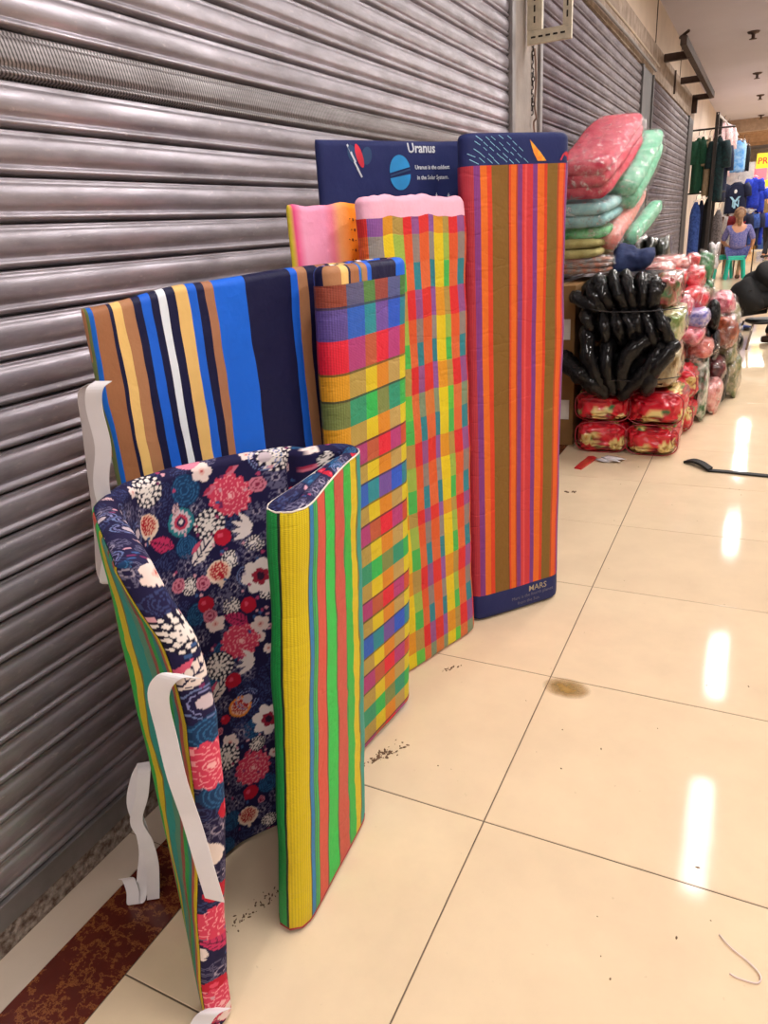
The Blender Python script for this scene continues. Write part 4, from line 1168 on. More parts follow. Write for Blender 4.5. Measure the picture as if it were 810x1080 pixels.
# folded blankets in clear bags
def folded(name, S, E, w, h, layers, m, parent, wdir=(1, 0, 0)):
    S = np.array(S, float); E = np.array(E, float); ax = E - S; L = np.linalg.norm(ax); ax /= L
    wd_ = np.array(wdir, float); wd_ -= ax * (wd_ @ ax); wd_ /= np.linalg.norm(wd_)
    up = np.cross(wd_, ax)
    if up[2] < 0: up = -up
    geos = []; lh = h / layers
    nseg = 9; nk = 16
    for l in range(layers):
        V = []; F = []
        for i in range(nseg + 1):
            t = i / nseg; endr = math.sqrt(max(0, 1 - (2 * t - 1) ** 8)) * .12 + .88
            c = S + ax * L * t + up * ((l + .5) * lh - h / 2) + up * .004 * math.sin(t * 9 + l)
            for k in range(nk):
                a = 2 * math.pi * k / nk; cx, cy = math.cos(a), math.sin(a)
                cx = math.copysign(abs(cx) ** .35, cx); cy = math.copysign(abs(cy) ** .8, cy)
                V.append(c + wd_ * cx * w / 2 * endr * (1 + .02 * math.sin(t * 13 + l * 2)) + up * cy * lh / 2 * 1.06 * endr)
        for i in range(nseg):
            for k in range(nk):
                k2 = (k + 1) % nk; F.append((i * nk + k, i * nk + k2, (i + 1) * nk + k2, (i + 1) * nk + k))
        F.append(tuple(range(nk))[::-1]); F.append(tuple(nseg * nk + k for k in range(nk)))
        geos.append((V, F))
    V, F = merge(geos)
    return link(name, mesh(name, V, F), m, parent), S, E, wd_, up
def plush(name, h1, h2, sc=20): return simple(name, h1, .9, var=.2, nscale=sc, bmp=.7, bscale=70, bdist=.006, hex2=h2)
def blanket(label, S, E, w, h, layers, m, bag=True, wdir=(1, 0, 0), seed=0, group='plastic-wrapped blankets in the stack', tail=0):
    root = empty('wrapped_blanket', label, 'blanket', (0, 0, 0), 0, group)
    o, S, E, wd_, up = folded('folded_blanket', S, E, w, h, layers, m, root, wdir)
    if bag:
        S2 = np.array(S) - (E - S) * .03; E2 = np.array(E) + (E - S) * .05
        rg = np.random.default_rng(seed); V = []; F = []; nk = 20; ns = 14
        ax = (E2 - S2)
        for i in range(ns + 1):
            t = i / ns; c = S2 + ax * t; en = .80 + .20 * math.sin(math.pi * min(1, max(0, t))) ** .35
            if i in (0, ns): en = .70
            for k in range(nk):
                a = 2 * math.pi * k / nk; cx, cy = math.cos(a), math.sin(a)
                cx = math.copysign(abs(cx) ** .5, cx); cy = math.copysign(abs(cy) ** .6, cy)
                j = 1 + rg.normal(0, .022)
                V.append(c + (wd_ * cx * (w / 2 + .018) * 1.04 + up * cy * (h / 2 + .018) * 1.08) * en * j)
        for i in range(ns):
            for k in range(nk):
                k2 = (k + 1) % nk; F.append((i * nk + k, i * nk + k2, (i + 1) * nk + k2, (i + 1) * nk + k))
        F.append(tuple(range(nk))[::-1]); F.append(tuple(ns * nk + k for k in range(nk)))
        link('clear_bag', mesh('clear_bag', V, F), M_FILM, root, smooth=True)
    return root
M_PINKB = plush('rose_pink_plush', 'c0304a', 'd85a6a'); M_GRN = plush('mint_plush', '8fd0b0', '5cae86'); M_TEAL = plush('pale_teal_plush', '7fb4b8', '9cc8c6')
M_OLV = plush('olive_cream_plush', 'b8ae74', '9c9258'); M_ORG = plush('patterned_plush', 'b86a4a', '8c8a84', 30); M_GR2 = plush('bright_green_plush', '4cb268', '8cd8a0')
M_PK2 = plush('salmon_plush', 'f08c82', 'f4b0a4', 30); M_WARM = plush('warm_brown_plush', '7a4a30', '5c3a2c')
blanket('rose pink folded blanket in a shiny clear bag, highest and largest of the stack', (.22, 4.36, 1.42), (.30, 5.05, 1.72), .30, .19, 3, M_PINKB, seed=1)
blanket('mint green blanket in a clear bag, leaning behind the big pink one', (.37, 4.75, 1.34), (.43, 5.35, 1.66), .19, .16, 2, M_GRN, seed=2)
blanket('pale teal blanket pressed under the big pink one', (.21, 4.37, 1.245), (.23, 5.0, 1.33), .32, .12, 2, M_TEAL, seed=3)
blanket('salmon pink roll of blanket standing out diagonally in the middle of the stack', (.35, 4.52, 1.10), (.42, 5.1, 1.36), .10, .09, 1, M_PK2, seed=4)
blanket('small mint roll beside the salmon roll', (.43, 4.75, 1.10), (.50, 5.35, 1.28), .08, .075, 1, M_GRN, seed=5)
blanket('bright green blanket wedged under the pale teal one', (.20, 4.42, 1.155), (.27, 5.0, 1.20), .30, .07, 1, M_GR2, seed=6)
blanket('olive cream folded blanket with rounded fold facing out', (.17, 4.36, 1.075), (.18, 4.95, 1.09), .33, .10, 2, M_OLV, bag=False)
blanket('patterned orange and grey blankets in film below the olive one', (.20, 4.38, .985), (.22, 4.95, .99), .38, .085, 3, M_ORG, seed=8)
def bag(label, c, r, m, seed=0, rot=0, film=True, parts=1, p=.75, group='bedding bags piled along the shutters', amp=.09):
    r = tuple(q * k_ for q, k_ in zip(r, (1.13, 1.05, 1.13)))
    root = empty('bedding_bag', label, 'bedding', (c[0], c[1], max(0.0, c[2] - r[2])), 0, group)
    if parts == 1:
        cushion('packed_bedding', (0, 0, r[2]), r, m, root, 4, p, amp, seed)
    else:
        for k in range(parts):
            o = (k - (parts - 1) / 2) * 2 * r[0] / parts
            cushion('packed_bedding', (o, 0, r[2]), (r[0] / parts * 1.08, r[1], r[2] * (1 - .08 * (k % 2))), m, root, 3, p, amp, seed + k)
    if film:
        V, F, _ = cushion_v((0, 0, r[2]), [x * 1.05 + .004 for x in r], 3, p, amp * 1.4, seed + 40)
        link('clear_bag', mesh('clear_bag', V, F), M_FILM, root)
    return root
mR = glossy('red_satin', 'c81a2c', 'e04a50'); mRD = glossy('brick_red_print', 'a83a34', 'd88a7a', 26); mGR = glossy('dark_green_print', '1f5a34', '3c8a50'); mDK = glossy('dark_olive_wrap', '20201c', '3c4034')
mNV = simple('navy_plush_cloth', '24345e', .85, var=.2, nscale=22, bmp=.6, hex2='14204a'); mPK = glossy('pale_pink_film', 'e8b4ac', 'd87a78', 30); mBL = glossy('blue_print', '5a5ab0', 'c8b8d8', 34)
mPKH = glossy('hot_pink_print', 'd84a6a', 'f0a0a8', 24); mOR = glossy('orange_brown_wrap', 'b0522c', '7a3424', 18); mTAN = glossy('tan_green_print', 'a89a72', '5c6a3c', 20); mBK = M_BLACK
mWG = glossy('white_green_print', 'e8e4da', '2f6e3c', 16); mGL = glossy('white_film', 'dcd8da', 'a8a4a8', 30); mBR = glossy('maroon_wrap', '7a2c30', '3c1c20', 16)
bag('navy blue cloth bundle on top, between the blankets and the red bags', (.467, 4.62, .985), (.085, .12, .072), mNV, 3, film=False, amp=.2)
bag('dark olive-black shiny bundle of rolls at the top of the rear pile', (.472, 5.5, 1.0), (.105, .16, .085), mDK, 4, film=False, parts=3, amp=.1)
bag('second dark shiny bundle just under the olive-black one', (.50, 5.25, .90), (.10, .15, .06), mDK, 5, film=False, parts=2)
bag('pale pink filmy bag on top of the bright red cushions', (.628, 5.12, .945), (.105, .16, .038), mPK, 6)
bag('long pale pink bag sloping down beside the navy bundle', (.590, 4.86, .930), (.080, .16, .033), mPK, 7)
bag('bright red satin cushion, left one under the pale pink film', (.640, 5.03, .845), (.095, .15, .068), mR, 8, parts=2)
bag('bright red satin cushion, right one under the pale pink film', (.780, 5.17, .835), (.055, .13, .068), mR, 9)
bag('small red knob-like bag on top at the back', (.734, 5.5, .925), (.042, .10, .042), mR, 10)
bag('dark green printed bag at the top right of the rear pile', (.805, 5.7, .87), (.048, .12, .085), mGR, 11)
bag('tuft of white plastic film at the back edge of the pile', (.842, 5.86, .94), (.026, .05, .066), mGL, 12, film=False, amp=.25)
bag('red cushion with black side in the middle of the rear pile', (.790, 4.98, .735), (.075, .13, .060), mR, 13)
bag('black roll tucked left of the middle red cushion', (.735, 4.92, .735), (.030, .12, .035), mBK, 14, film=False)
bag('small dark green bag beside the middle red cushion', (.841, 5.6, .745), (.030, .08, .040), mGR, 15)
bag('hot pink bag right behind the black bundles', (.774, 4.72, .715), (.042, .13, .060), mPKH, 16)
bag('blue and lilac printed oval pillow in film', (.842, 4.78, .645), (.066, .13, .050), mBL, 17, film=False, amp=.04)
bag('pink and blue printed pillow below the oval one', (.820, 4.76, .555), (.060, .13, .050), mPKH, 18)
bag('brick red printed bags in film, broad, under the pillows', (.80, 4.92, .445), (.125, .16, .065), mRD, 19, parts=2)
bag('upright black roll standing in the middle of the rear pile', (.915, 5.08, .610), (.036, .07, .095), mBK, 20, film=False, amp=.03, p=.9)
bag('slanting black roll below the upright one', (.918, 5.06, .440), (.045, .10, .092), mBK, 21, film=False, parts=2, amp=.03, p=.9)
bag('orange brown wrapped bag at the right side of the rear pile', (.990, 5.36, .490), (.062, .14, .095), mOR, 22)
bag('pink print bag in crackling film on the right top', (.948, 5.5, .645), (.072, .15, .060), mPKH, 23)
bag('tan and green printed bag at the right edge, upper', (1.005, 5.68, .520), (.042, .12, .082), mTAN, 24)
bag('tan printed bag at the right edge, middle', (1.010, 5.52, .335), (.050, .14, .078), mTAN, 25)
bag('dark roll end sticking out at the right edge, upper', (1.056, 5.74, .345), (.030, .08, .055), mBK, 26, film=False)
bag('dark roll end sticking out at the right edge, lower', (1.056, 5.70, .225), (.032, .08, .045), mBK, 27, film=False)
bag('pale green and tan bag on the floor at the far right corner', (1.03, 5.62, .128), (.065, .16, .128), mTAN, 28)
bag('black roll on the floor in front of the tan corner bag', (.985, 5.36, .115), (.038, .10, .115), mBK, 29, film=False, amp=.04)
bag('white bag with green leaf print, rounded top', (.835, 4.92, .315), (.085, .12, .055), mWG, 30, film=False)
bag('narrow white and green printed bag standing on the floor', (.905, 4.90, .165), (.030, .13, .165), mWG, 31, film=False)
bag('dull pink bag on the floor beside the white and green one', (.958, 5.12, .10), (.048, .14, .10), mPK, 32)
bag('maroon bag low between the pink and tan floor bags', (.96, 5.30, .25), (.05, .12, .07), mBR, 33)
# filling behind, against the shutter: bags that only show as edges
bag('large brick red bag lying against the shutter at the foot of the pile', (.42, 5.15, .20), (.36, .22, .20), mRD, 40)
bag('large maroon bag, second up against the shutter', (.42, 5.15, .58), (.33, .22, .13), mBR, 41)
bag('large dark bag, third up against the shutter', (.42, 5.15, .78), (.28, .20, .09), mDK, 42)
bag('large red bag lying on the floor at the rear of the pile', (.55, 5.72, .22), (.40, .24, .22), mRD, 43)
bag('large mottled bag above the rear red one', (.55, 5.72, .62), (.34, .22, .13), mTAN, 44)

# ================================================================== clothes shop at the end of the shutters
def cloth2(name, h1, h2=None, sc=30): return simple(name, h1, .9, var=.15, nscale=sc, hex2=h2, bmp=.3, bscale=30, bdist=.01)
M_DARKM = simple('dark_rack_metal', '3c3634', .5, metal=.5); M_HANG = simple('white_hanger', 'e4e0e0', .5)
def garment(label, x, y, zt, w, h, m, rz=0, depth=.07, seed=0, sleeves=True, group='clothes hanging in the open shop', kind='shirt'):
    root = empty('hanging_' + kind, label, kind if kind != 'shirt' else 'shirt', (x, y, zt - h), rz, group)
    rg = np.random.default_rng(seed); V = []; F = []; nk = 18; ns = 9
    for i in range(ns + 1):
        t = i / ns; z = h * (1 - t)
        ww = w * (.30 + .70 * min(1, t * 5) ** .6) * (1 + .10 * t) * .5
        dd = depth * (.35 + .65 * min(1, t * 3)) * .5
        for k in range(nk):
            a = 2 * math.pi * k / nk
            f = 1 + .22 * math.sin(3 * a + seed) * t + .15 * math.sin(5 * a + 2 * seed + t * 2) * t
            V.append((ww * math.cos(a), dd * math.sin(a) * f, z + .012 * math.sin(a * 4 + seed) * (t > .95)))
    for i in range(ns):
        for k in range(nk):
            k2 = (k + 1) % nk; F.append((i * nk + k, i * nk + k2, (i + 1) * nk + k2, (i + 1) * nk + k))
    F.append(tuple(range(nk))[::-1]); F.append(tuple(ns * nk + k for k in range(nk)))
    link('cloth_body', mesh('cloth_body', V, F), m, root)
    if sleeves:
        for s in (-1, 1):
            tube('sleeve', [(s * w * .40, 0, h * .93), (s * w * .52, -.01, h * .78), (s * w * .56, -.01, h * .52)], [depth * .42, depth * .48, depth * .5], m, root, 8)
    tube('hanger', [(-w * .3, 0, h * 1.0), (0, 0, h + .035), (w * .3, 0, h * 1.0)], .006, M_HANG, root, 5)
    tube('hanger_hook', [(0, 0, h + .035), (0, 0, h + .09), (.02, 0, h + .105)], .004, M_DARKM, root, 5)
    return root
cG = cloth2('bottle_green_cloth', '0f4a34'); cBG = cloth2('beige_cloth', 'a89478'); cK = cloth2('black_cloth', '121216'); cT = cloth2('dark_teal_cloth', '12363a', '0c1c24'); cJ = cloth2('blue_denim', '1e3a7c', '3c5ca8')
cN = cloth2('navy_cloth', '141c3c'); cPW = cloth2('pink_check_cloth', 'd8a0a8', 'f0e4e4', 60); cLB = cloth2('sky_blue_cloth', '3c8cd8', '9cc8ec', 14); cRB = cloth2('royal_blue_cloth', '1c3cc0', '14289a'); cW = cloth2('white_cloth', 'd8d4d6')
cRW = cloth2('dark_red_cloth', '9a1c28', '6a1420'); cBRN = cloth2('brown_cloth', '5c3c34'); cGY = cloth2('patterned_dark_cloth', '3c3434', '8a8284', 60)
Y0 = 13.75
garment('bottle green shirt hanging first beside the far column', .045, Y0, 2.30, .14, .80, cG, .2, .16, 1)
garment('bottle green shirt hanging second from the far column', .10, Y0 + .1, 2.32, .13, .80, cG, .2, .16, 2)
garment('beige long shirt hanging between the green and the dark ones', .20, Y0 + .05, 2.29, .10, .84, cBG, .2, .14, 3)
garment('black shirt hanging behind the dark post', .26, Y0 + .3, 2.30, .12, .86, cK, .2, .14, 4)
garment('dark teal jacket hanging right of the dark post', .355, Y0, 2.28, .19, .92, cT, .1, .18, 5)
garment('navy jacket at the end of the upper rail', .42, Y0 + .35, 2.22, .14, .88, cN, .1, .16, 6)
garment('blue jeans hanging on the lower rail by the column', .085, Y0, 1.36, .16, .92, cJ, .2, .16, 7, False, kind='trousers')
garment('dark blue trousers on the lower rail, second from the column', .16, Y0 + .1, 1.38, .12, .98, cN, .2, .14, 8, False, kind='trousers')
garment('black trousers on the lower rail beside the post', .25, Y0 + .1, 1.40, .14, 1.05, cK, .2, .14, 9, False, kind='trousers')
garment('dark patterned dress low beside the post', .42, Y0 + .25, 1.22, .15, .80, cGY, .1, .14, 10, False, kind='dress')
r = empty('clothes_rail', 'dark metal clothes rail with a tall post by the far column', 'rack', (0, 0, 0))
box('post', .275, .325, 13.60, 13.65, 0, 2.62, M_DARKM, r); box('post', .275, .325, 14.5, 14.55, 0, 2.62, M_DARKM, r)
tube('rail', [(-.08, 13.85, 2.42), (.55, 13.85, 2.42)], .014, M_DARKM, r, 8); tube('rail', [(-.08, 13.87, 1.49), (.50, 13.87, 1.49)], .014, M_DARKM, r, 8)
tube('rail', [(.30, 13.6, 2.60), (.45, 18.0, 2.60)], .014, M_HANG, r, 8)
for i, (x, y) in enumerate(((.33, 14.9), (.37, 15.5), (.36, 16.1))):
    garment(('pink and white checked shirt hung high, nearest of three', 'pink and white checked shirt hung high, middle of three', 'pink and white checked shirt hung high, farthest of three')[i], x, y, 2.58, .16, .80, cPW, .1, .15, 20 + i)
garment('sky blue dress hanging high in front of the bulkhead', .53, 16.0, 2.36, .24, .52, cLB, 0, .12, 25, False, kind='dress')
garment('pale blue narrow dress beside the sky blue one', .63, 16.05, 2.35, .10, .50, cloth2('pale_blue_cloth', 'a8d4ee'), 0, .10, 26, False, kind='dress')
garment('black garment hanging high at the right of the blue dresses', .70, 16.1, 2.27, .10, .42, cK, 0, .10, 27, False, kind='dress')
# white board put in for the bright background area behind the shirt
tag(box('bright_backdrop', .36, .84, 16.35, 16.39, 1.1, 2.0, simple('white_panel', 'efe8de', .7), None), 'white board put in for the bright background behind the navy shirt', 'panel')
ny = garment('navy shirt with large pale blue letters on its front, above the round rack', .60, 15.75, 1.66, .34, .52, cN, 0, .14, 28)
def t3(fn, body, size, m, parent, name, xo, yo, bold): return text_on(body, size, fn, m, parent, name, xo, yo, bold)
mPB = simple('pale_blue_print', 'a8d8f0', .7)
fn = lambda a, b: (a, -.082, b)
t3(fn, 'N', .17, mPB, ny, 'letter_print', -.062, .105, .002); t3(lambda a, b: (a, -.084, b), 'Y', .28, mPB, ny, 'letter_print', -.095, .085, .004)
blob('badge_print', (-.012, -.082, .365), .026, .004, .035, simple('white_print', 'f0f0f0', .7), ny)
garment('royal blue hooded jacket hanging right of the lettered navy shirt', .875, 15.9, 1.72, .20, .50, cRB, .3, .16, 29)
garment('royal blue shirt sloping at the right end of the rack', .99, 16.3, 1.55, .16, .42, cRB, .3, .16, 30)
# round rack
r = empty('round_clothes_rack', 'round metal clothes rack packed with shirts behind the teal stool', 'rack', (.70, 16.5, 0))
tube('ring_rail', [(.36 * math.cos(t), .36 * math.sin(t), 1.17) for t in np.linspace(0, 2 * math.pi, 25)], .013, M_HANG, r, 6)
for k in range(3): tube('leg', [(.30 * math.cos(k * 2.1 + .4), .30 * math.sin(k * 2.1 + .4), 0), (.30 * math.cos(k * 2.1 + .4), .30 * math.sin(k * 2.1 + .4), 1.17)], .014, M_DARKM, r, 6)
RK = [(cGY, 'dark patterned shirt at the left end of the round rack', -.38), (cW, 'white long-sleeved shirt, leftmost white one on the round rack', -.30), (cBRN, 'brown shirt between the white ones on the round rack', -.23), (cW, 'second white shirt on the round rack, beside the brown one', -.17), (cRW, 'dark red shirt on the round rack left of the seated person', -.10), (cRW, 'narrow crimson shirt right behind the seated person', -.02),
      (cN, 'navy shirt behind the seated person', .10), (cJ, 'denim blue shirt right of the seated person', .20), (cN, 'navy jacket at the right side of the round rack', .28), (cRB, 'blue shirt at the right end of the round rack', .35)]
for i, (m, lab, dx) in enumerate(RK):
    garment(lab, .70 + dx, 16.5 - math.sqrt(max(0, .38 ** 2 - dx ** 2)) * .9, 1.13, .10, (.74 if i < 6 else .58), m, .5 * dx, .20, 40 + i, True, 'shirts on the round rack')

# stools
M_TEALP = simple('teal_plastic', '1cc0ac', .35, var=.05, coat=.3)
def stool(label, x, y, rz):
    r = empty('plastic_stool', label, 'stool', (x, y, 0), rz, 'teal plastic stools')
    box('seat', -.15, .15, -.15, .15, .385, .415, M_TEALP, r, bev=.012)
    box('apron', -.145, .145, -.145, .145, .34, .385, M_TEALP, r, bev=.006)
    for sx in (-1, 1):
        for sy in (-1, 1):
            V, F = tube_geo([(sx * .115, sy * .115, .38), (sx * .155, sy * .155, 0)], [.032, .026], 4)
            link('leg', mesh('leg', V, F), M_TEALP, r, smooth=False)
    return r
stool('teal plastic stool that the person in the blue patterned shirt sits on', .715, 15.45, .1)
stool('teal plastic stool half hidden, left of the occupied one', .47, 15.75, .3)

# ------------------------------------------------------------------ people
def skin(name, pts, edges, m, parent, sub=2, root=0):
    me = bpy.data.meshes.new(name)
    me.from_pydata([p[:3] for p in pts], edges, [])
    o = bpy.data.objects.new(name, me); COL.objects.link(o)
    md = o.modifiers.new('s', 'SKIN'); md.use_smooth_shade = True
    for i, p in enumerate(pts):
        r_ = p[3] if isinstance(p[3], tuple) else (p[3], p[3])
        me.skin_vertices[0].data[i].radius = r_
    me.skin_vertices[0].data[root].use_root = True
    o.modifiers.new('u', 'SUBSURF').levels = sub
    dg = bpy.context.evaluated_depsgraph_get(); dg.update()
    m2 = bpy.data.meshes.new_from_object(o.evaluated_get(dg), depsgraph=dg)
    bpy.data.objects.remove(o)
    m2.name = name
    m2.materials.clear()
    return link(name, m2, m, parent)
SKINM = simple('skin', 'c08a6c', .55, var=.05)
def hand(base, direction, side, m, parent, scale=1.0, curl=.5):
    """palm with five separate fingers"""
    b = np.array(base, float); d = np.array(direction, float); d /= np.linalg.norm(d); s = np.array(side, float); s -= d * (s @ d); s /= np.linalg.norm(s); n = np.cross(d, s)
    pts = [tuple(b) + (.022 * scale,), tuple(b + d * .045 * scale) + ((.036 * scale, .018 * scale),), tuple(b + d * .085 * scale) + ((.036 * scale, .016 * scale),)]
    ed = [(0, 1), (1, 2)]
    for k, (o, L) in enumerate(((-.028, .062), (-.010, .074), (.010, .070), (.028, .055))):
        f0 = b + d * .088 * scale + s * o * scale; f1 = f0 + (d * (1 - curl * .3) + n * curl * .5) * L * .5 * scale; f2 = f1 + (d * (1 - curl) + n * curl) * L * .5 * scale
        i = len(pts); pts += [tuple(f0) + (.010 * scale,), tuple(f1) + (.009 * scale,), tuple(f2) + (.0075 * scale,)]; ed += [(2, i), (i, i + 1), (i + 1, i + 2)]
    t0 = b + d * .03 * scale - s * .034 * scale; t1 = t0 + (d * .7 - s * .6) * .034 * scale; t2 = t1 + (d + n * .3) * .028 * scale
    i = len(pts); pts += [tuple(t0) + (.012 * scale,), tuple(t1) + (.011 * scale,), tuple(t2) + (.009 * scale,)]; ed += [(1, i), (i, i + 1), (i + 1, i + 2)]
    return pts, ed
def person(label, loc, rz, J, shirt, trousers, hair, shoe, coat=False, head_dir=(0, 1, 0), group=None, hair_long=False, sleeve_long=False, bare_legs=False):
    """J: joint dictionary in local coordinates (facing +Y)"""
    root = empty('person', label, 'person', loc, rz, group)
    K = ['pelvis', 'belly', 'chest', 'neck', 'headb', 'headt', 'shl', 'ell', 'wrl', 'shr', 'elr', 'wrr', 'hpl', 'knl', 'anl', 'tol', 'hpr', 'knr', 'anr', 'tor']
    R_ = dict(pelvis=(.135, .105), belly=(.12, .095), chest=(.14, .10), neck=.052, headb=.070, headt=.082, shl=.055, shr=.055, ell=.040, elr=.040, wrl=.027, wrr=.027, hpl=.082, hpr=.082, knl=.055, knr=.055, anl=.036, anr=.036, tol=.034, tor=.034)
    pts = [tuple(J[k]) + (R_[k],) for k in K]; ix = {k: i for i, k in enumerate(K)}
    E_ = [('pelvis', 'belly'), ('belly', 'chest'), ('chest', 'neck'), ('neck', 'headb'), ('headb', 'headt'), ('chest', 'shl'), ('shl', 'ell'), ('ell', 'wrl'), ('chest', 'shr'), ('shr', 'elr'), ('elr', 'wrr'),
          ('pelvis', 'hpl'), ('hpl', 'knl'), ('knl', 'anl'), ('anl', 'tol'), ('pelvis', 'hpr'), ('hpr', 'knr'), ('knr', 'anr'), ('anr', 'tor')]
    ed = [(ix[a], ix[b]) for a, b in E_]
    for w, e in (('wrl', 'ell'), ('wrr', 'elr')):
        d = np.array(J[w]) - np.array(J[e]); side = np.cross(d, (0, 0, 1.)); side = side if np.linalg.norm(side) > 1e-3 else np.array([1., 0, 0])
        hp, he = hand(np.array(J[w]) + d / np.linalg.norm(d) * .02, d, side, SKINM, None, .95, .6)
        off = len(pts); pts += hp; ed += [(a + off, b + off) for a, b in he]; ed.append((ix[w], off))
    # nose and ears
    hb = np.array(J['headb']); ht = np.array(J['headt']); fd = np.array(head_dir, float); fd /= np.linalg.norm(fd)
    skin('body', pts, ed, SKINM, root, 2)
    c = (hb + ht) / 2 + 0 * fd
    up = (ht - hb) / np.linalg.norm(ht - hb); sd = np.cross(fd, up); sd /= np.linalg.norm(sd)
    V, F = merge([tube_geo([c + fd * .075 + up * .02, c + fd * .105 - up * .015], [.008, .014], 6)] + [tube_geo([c + sd * s_ * .078 + up * .02, c + sd * s_ * .088 - up * .02], [.016, .010], 6) for s_ in (-1, 1)])
    link('nose_and_ears', mesh('nose_and_ears', V, F), SKINM, root)
    for s_ in (-1, 1): blob('eye', tuple(c + fd * .078 + sd * s_ * .032 + up * .022), .010, .010, .008, simple('eye_dark', '1a1210', .3), root, sub=1, amp=0)
    V, F = tube_geo([c + fd * .082 - up * .045 - sd * .022, c + fd * .090 - up * .048, c + fd * .082 - up * .045 + sd * .022], [.004, .007, .004], 6)
    link('mouth', mesh('mouth', V, F), simple('lips', '9a4a44', .5), root)
    # hair
    hc = c + up * .028 - fd * .018
    blob('hair', tuple(hc), .098, .104, .105, hair, root, sub=3, amp=.03)
    if hair_long: tube('hair_tail', catmull([hc - fd * .07, hc - fd * .10 - up * .10, hc - fd * .09 - up * .24], 4), [.06, .062, .062, .06, .055, .05, .045, .04, .03][:9], hair, root, 9)
    # clothes
    def cl(keys, edges, m, nm, grow=1.16, fix={}):
        pp = []
        for k in keys:
            r_ = fix.get(k, R_[k]); r_ = r_ if isinstance(r_, tuple) else (r_, r_); pp.append(tuple(J[k]) + ((r_[0] * grow, r_[1] * grow),))
        return skin(nm, pp, [(keys.index(a), keys.index(b)) for a, b in edges], m, root, 2)
    ks = ['pelvis', 'belly', 'chest', 'shl', 'ell', 'shr', 'elr'] + (['wrl', 'wrr'] if sleeve_long else [])
    es = [('pelvis', 'belly'), ('belly', 'chest'), ('chest', 'shl'), ('shl', 'ell'), ('chest', 'shr'), ('shr', 'elr')] + ([('ell', 'wrl'), ('elr', 'wrr')] if sleeve_long else [])
    cl(ks, es, shirt, 'jacket' if coat else 'shirt', 1.26 if coat else 1.18, {'ell': .050, 'elr': .050, 'wrl': .038, 'wrr': .038, 'pelvis': (.15, .12)})
    if not bare_legs:
        cl(['pelvis', 'hpl', 'knl', 'anl', 'hpr', 'knr', 'anr'], [('pelvis', 'hpl'), ('hpl', 'knl'), ('knl', 'anl'), ('pelvis', 'hpr'), ('hpr', 'knr'), ('knr', 'anr')], trousers, 'trousers', 1.12, {'anl': .046, 'anr': .046})
    else:
        cl(['pelvis', 'hpl', 'knl', 'hpr', 'knr'], [('pelvis', 'hpl'), ('hpl', 'knl'), ('pelvis', 'hpr'), ('hpr', 'knr')], trousers, 'shorts', 1.12)
    for a, t in (('anl', 'tol'), ('anr', 'tor')):
        A_, T_ = np.array(J[a]), np.array(J[t]); d = T_ - A_; d[2] = 0; d /= np.linalg.norm(d) + 1e-9
        z = .0
        P0 = A_ - d * .05; P0[2] = A_[2] - .035
        tube('shoe', [tuple(P0), tuple(P0 + d * .08), tuple(P0 + d * .17), tuple(P0 + d * .235)], [.040, .047, .044, .028], shoe, root, 10, squash=.75)
    return root
def sit(seat=.44, lean=.12, torso=.50, knee=.42, foot=.40):
    p = np.array([0, 0, seat + .10]); c = p + np.array([0, lean * torso / .5, math.sqrt(max(.01, torso ** 2 - (lean * torso / .5) ** 2)) - .06])
    return p, c
p = dict(pelvis=(0, -.05, .50), belly=(0, -.02, .66), chest=(0, .04, .84), neck=(0, .08, .98), headb=(0, .10, 1.06), headt=(0, .11, 1.16), shl=(-.17, .04, .89), ell=(-.24, .10, .66), wrl=(-.17, .30, .60),
         shr=(.17, .04, .89), elr=(.26, .02, .66), wrr=(.24, .16, .52), hpl=(-.09, 0, .47), knl=(-.12, .38, .46), anl=(-.12, .36, .07), tol=(-.12, .48, .04), hpr=(.09, 0, .47), knr=(.14, .36, .45), anr=(.06, .10, .07), tor=(.08, .22, .04))
person('person in a blue patterned shirt seated on a teal stool, back to the camera', (.715, 15.43, 0), .12, p, cloth2('blue_patterned_cloth', '2c3c8c', '8a84b0', 70), cloth2('blue_skirt_cloth', '28367c', '6a6ca0', 60), simple('brown_hair', '6a4a38', .7, hex2='9a7858', nscale=20), simple('sandal', '6a4c3c', .7), head_dir=(0, 1, -.2), hair_long=True, bare_legs=True)
# crouched person in black, right edge of the picture
p = dict(pelvis=(0, -.10, .44), belly=(0, .04, .58), chest=(0, .26, .70), neck=(0, .40, .78), headb=(0, .48, .80), headt=(0, .57, .82), shl=(-.18, .28, .72), ell=(-.24, .42, .50), wrl=(-.12, .58, .36),
         shr=(.18, .28, .72), elr=(.26, .42, .50), wrr=(.14, .60, .36), hpl=(-.10, -.04, .42), knl=(-.17, .36, .50), anl=(-.15, .18, .07), tol=(-.15, .30, .04), hpr=(.10, -.04, .42), knr=(.17, .36, .50), anr=(.16, .20, .07), tor=(.16, .32, .04))
BL2 = simple('black_jacket_cloth', '0b0a0c', .85, var=.1, nscale=12, bmp=.4, bscale=18, bdist=.01)
person('person in a black jacket bent over on a low stool at the right edge', (1.155, 7.78, 0), -1.25, p, BL2, BL2, simple('black_hair', '0e0b0a', .6), simple('brown_shoe', '4a3226', .6), coat=True, head_dir=(0, .6, -.8), sleeve_long=True)
pb = bpy.data.objects.get('person.001')
blob('coat_skirt', (0, -.10, .45), .21, .17, .17, BL2, pb, sub=4, amp=.10, seed=5)
blob('coat_back', (0, .10, .60), .20, .22, .15, BL2, pb, sub=4, amp=.08, seed=6)
r = empty('metal_stool', 'low metal-legged stool under the person in black', 'stool', (1.26, 7.80, 0), -1.25)
blob('seat_pad', (0, -.05, .235), .15, .14, .025, simple('black_vinyl', '141214', .5), r, sub=3, amp=0, sq=.7)
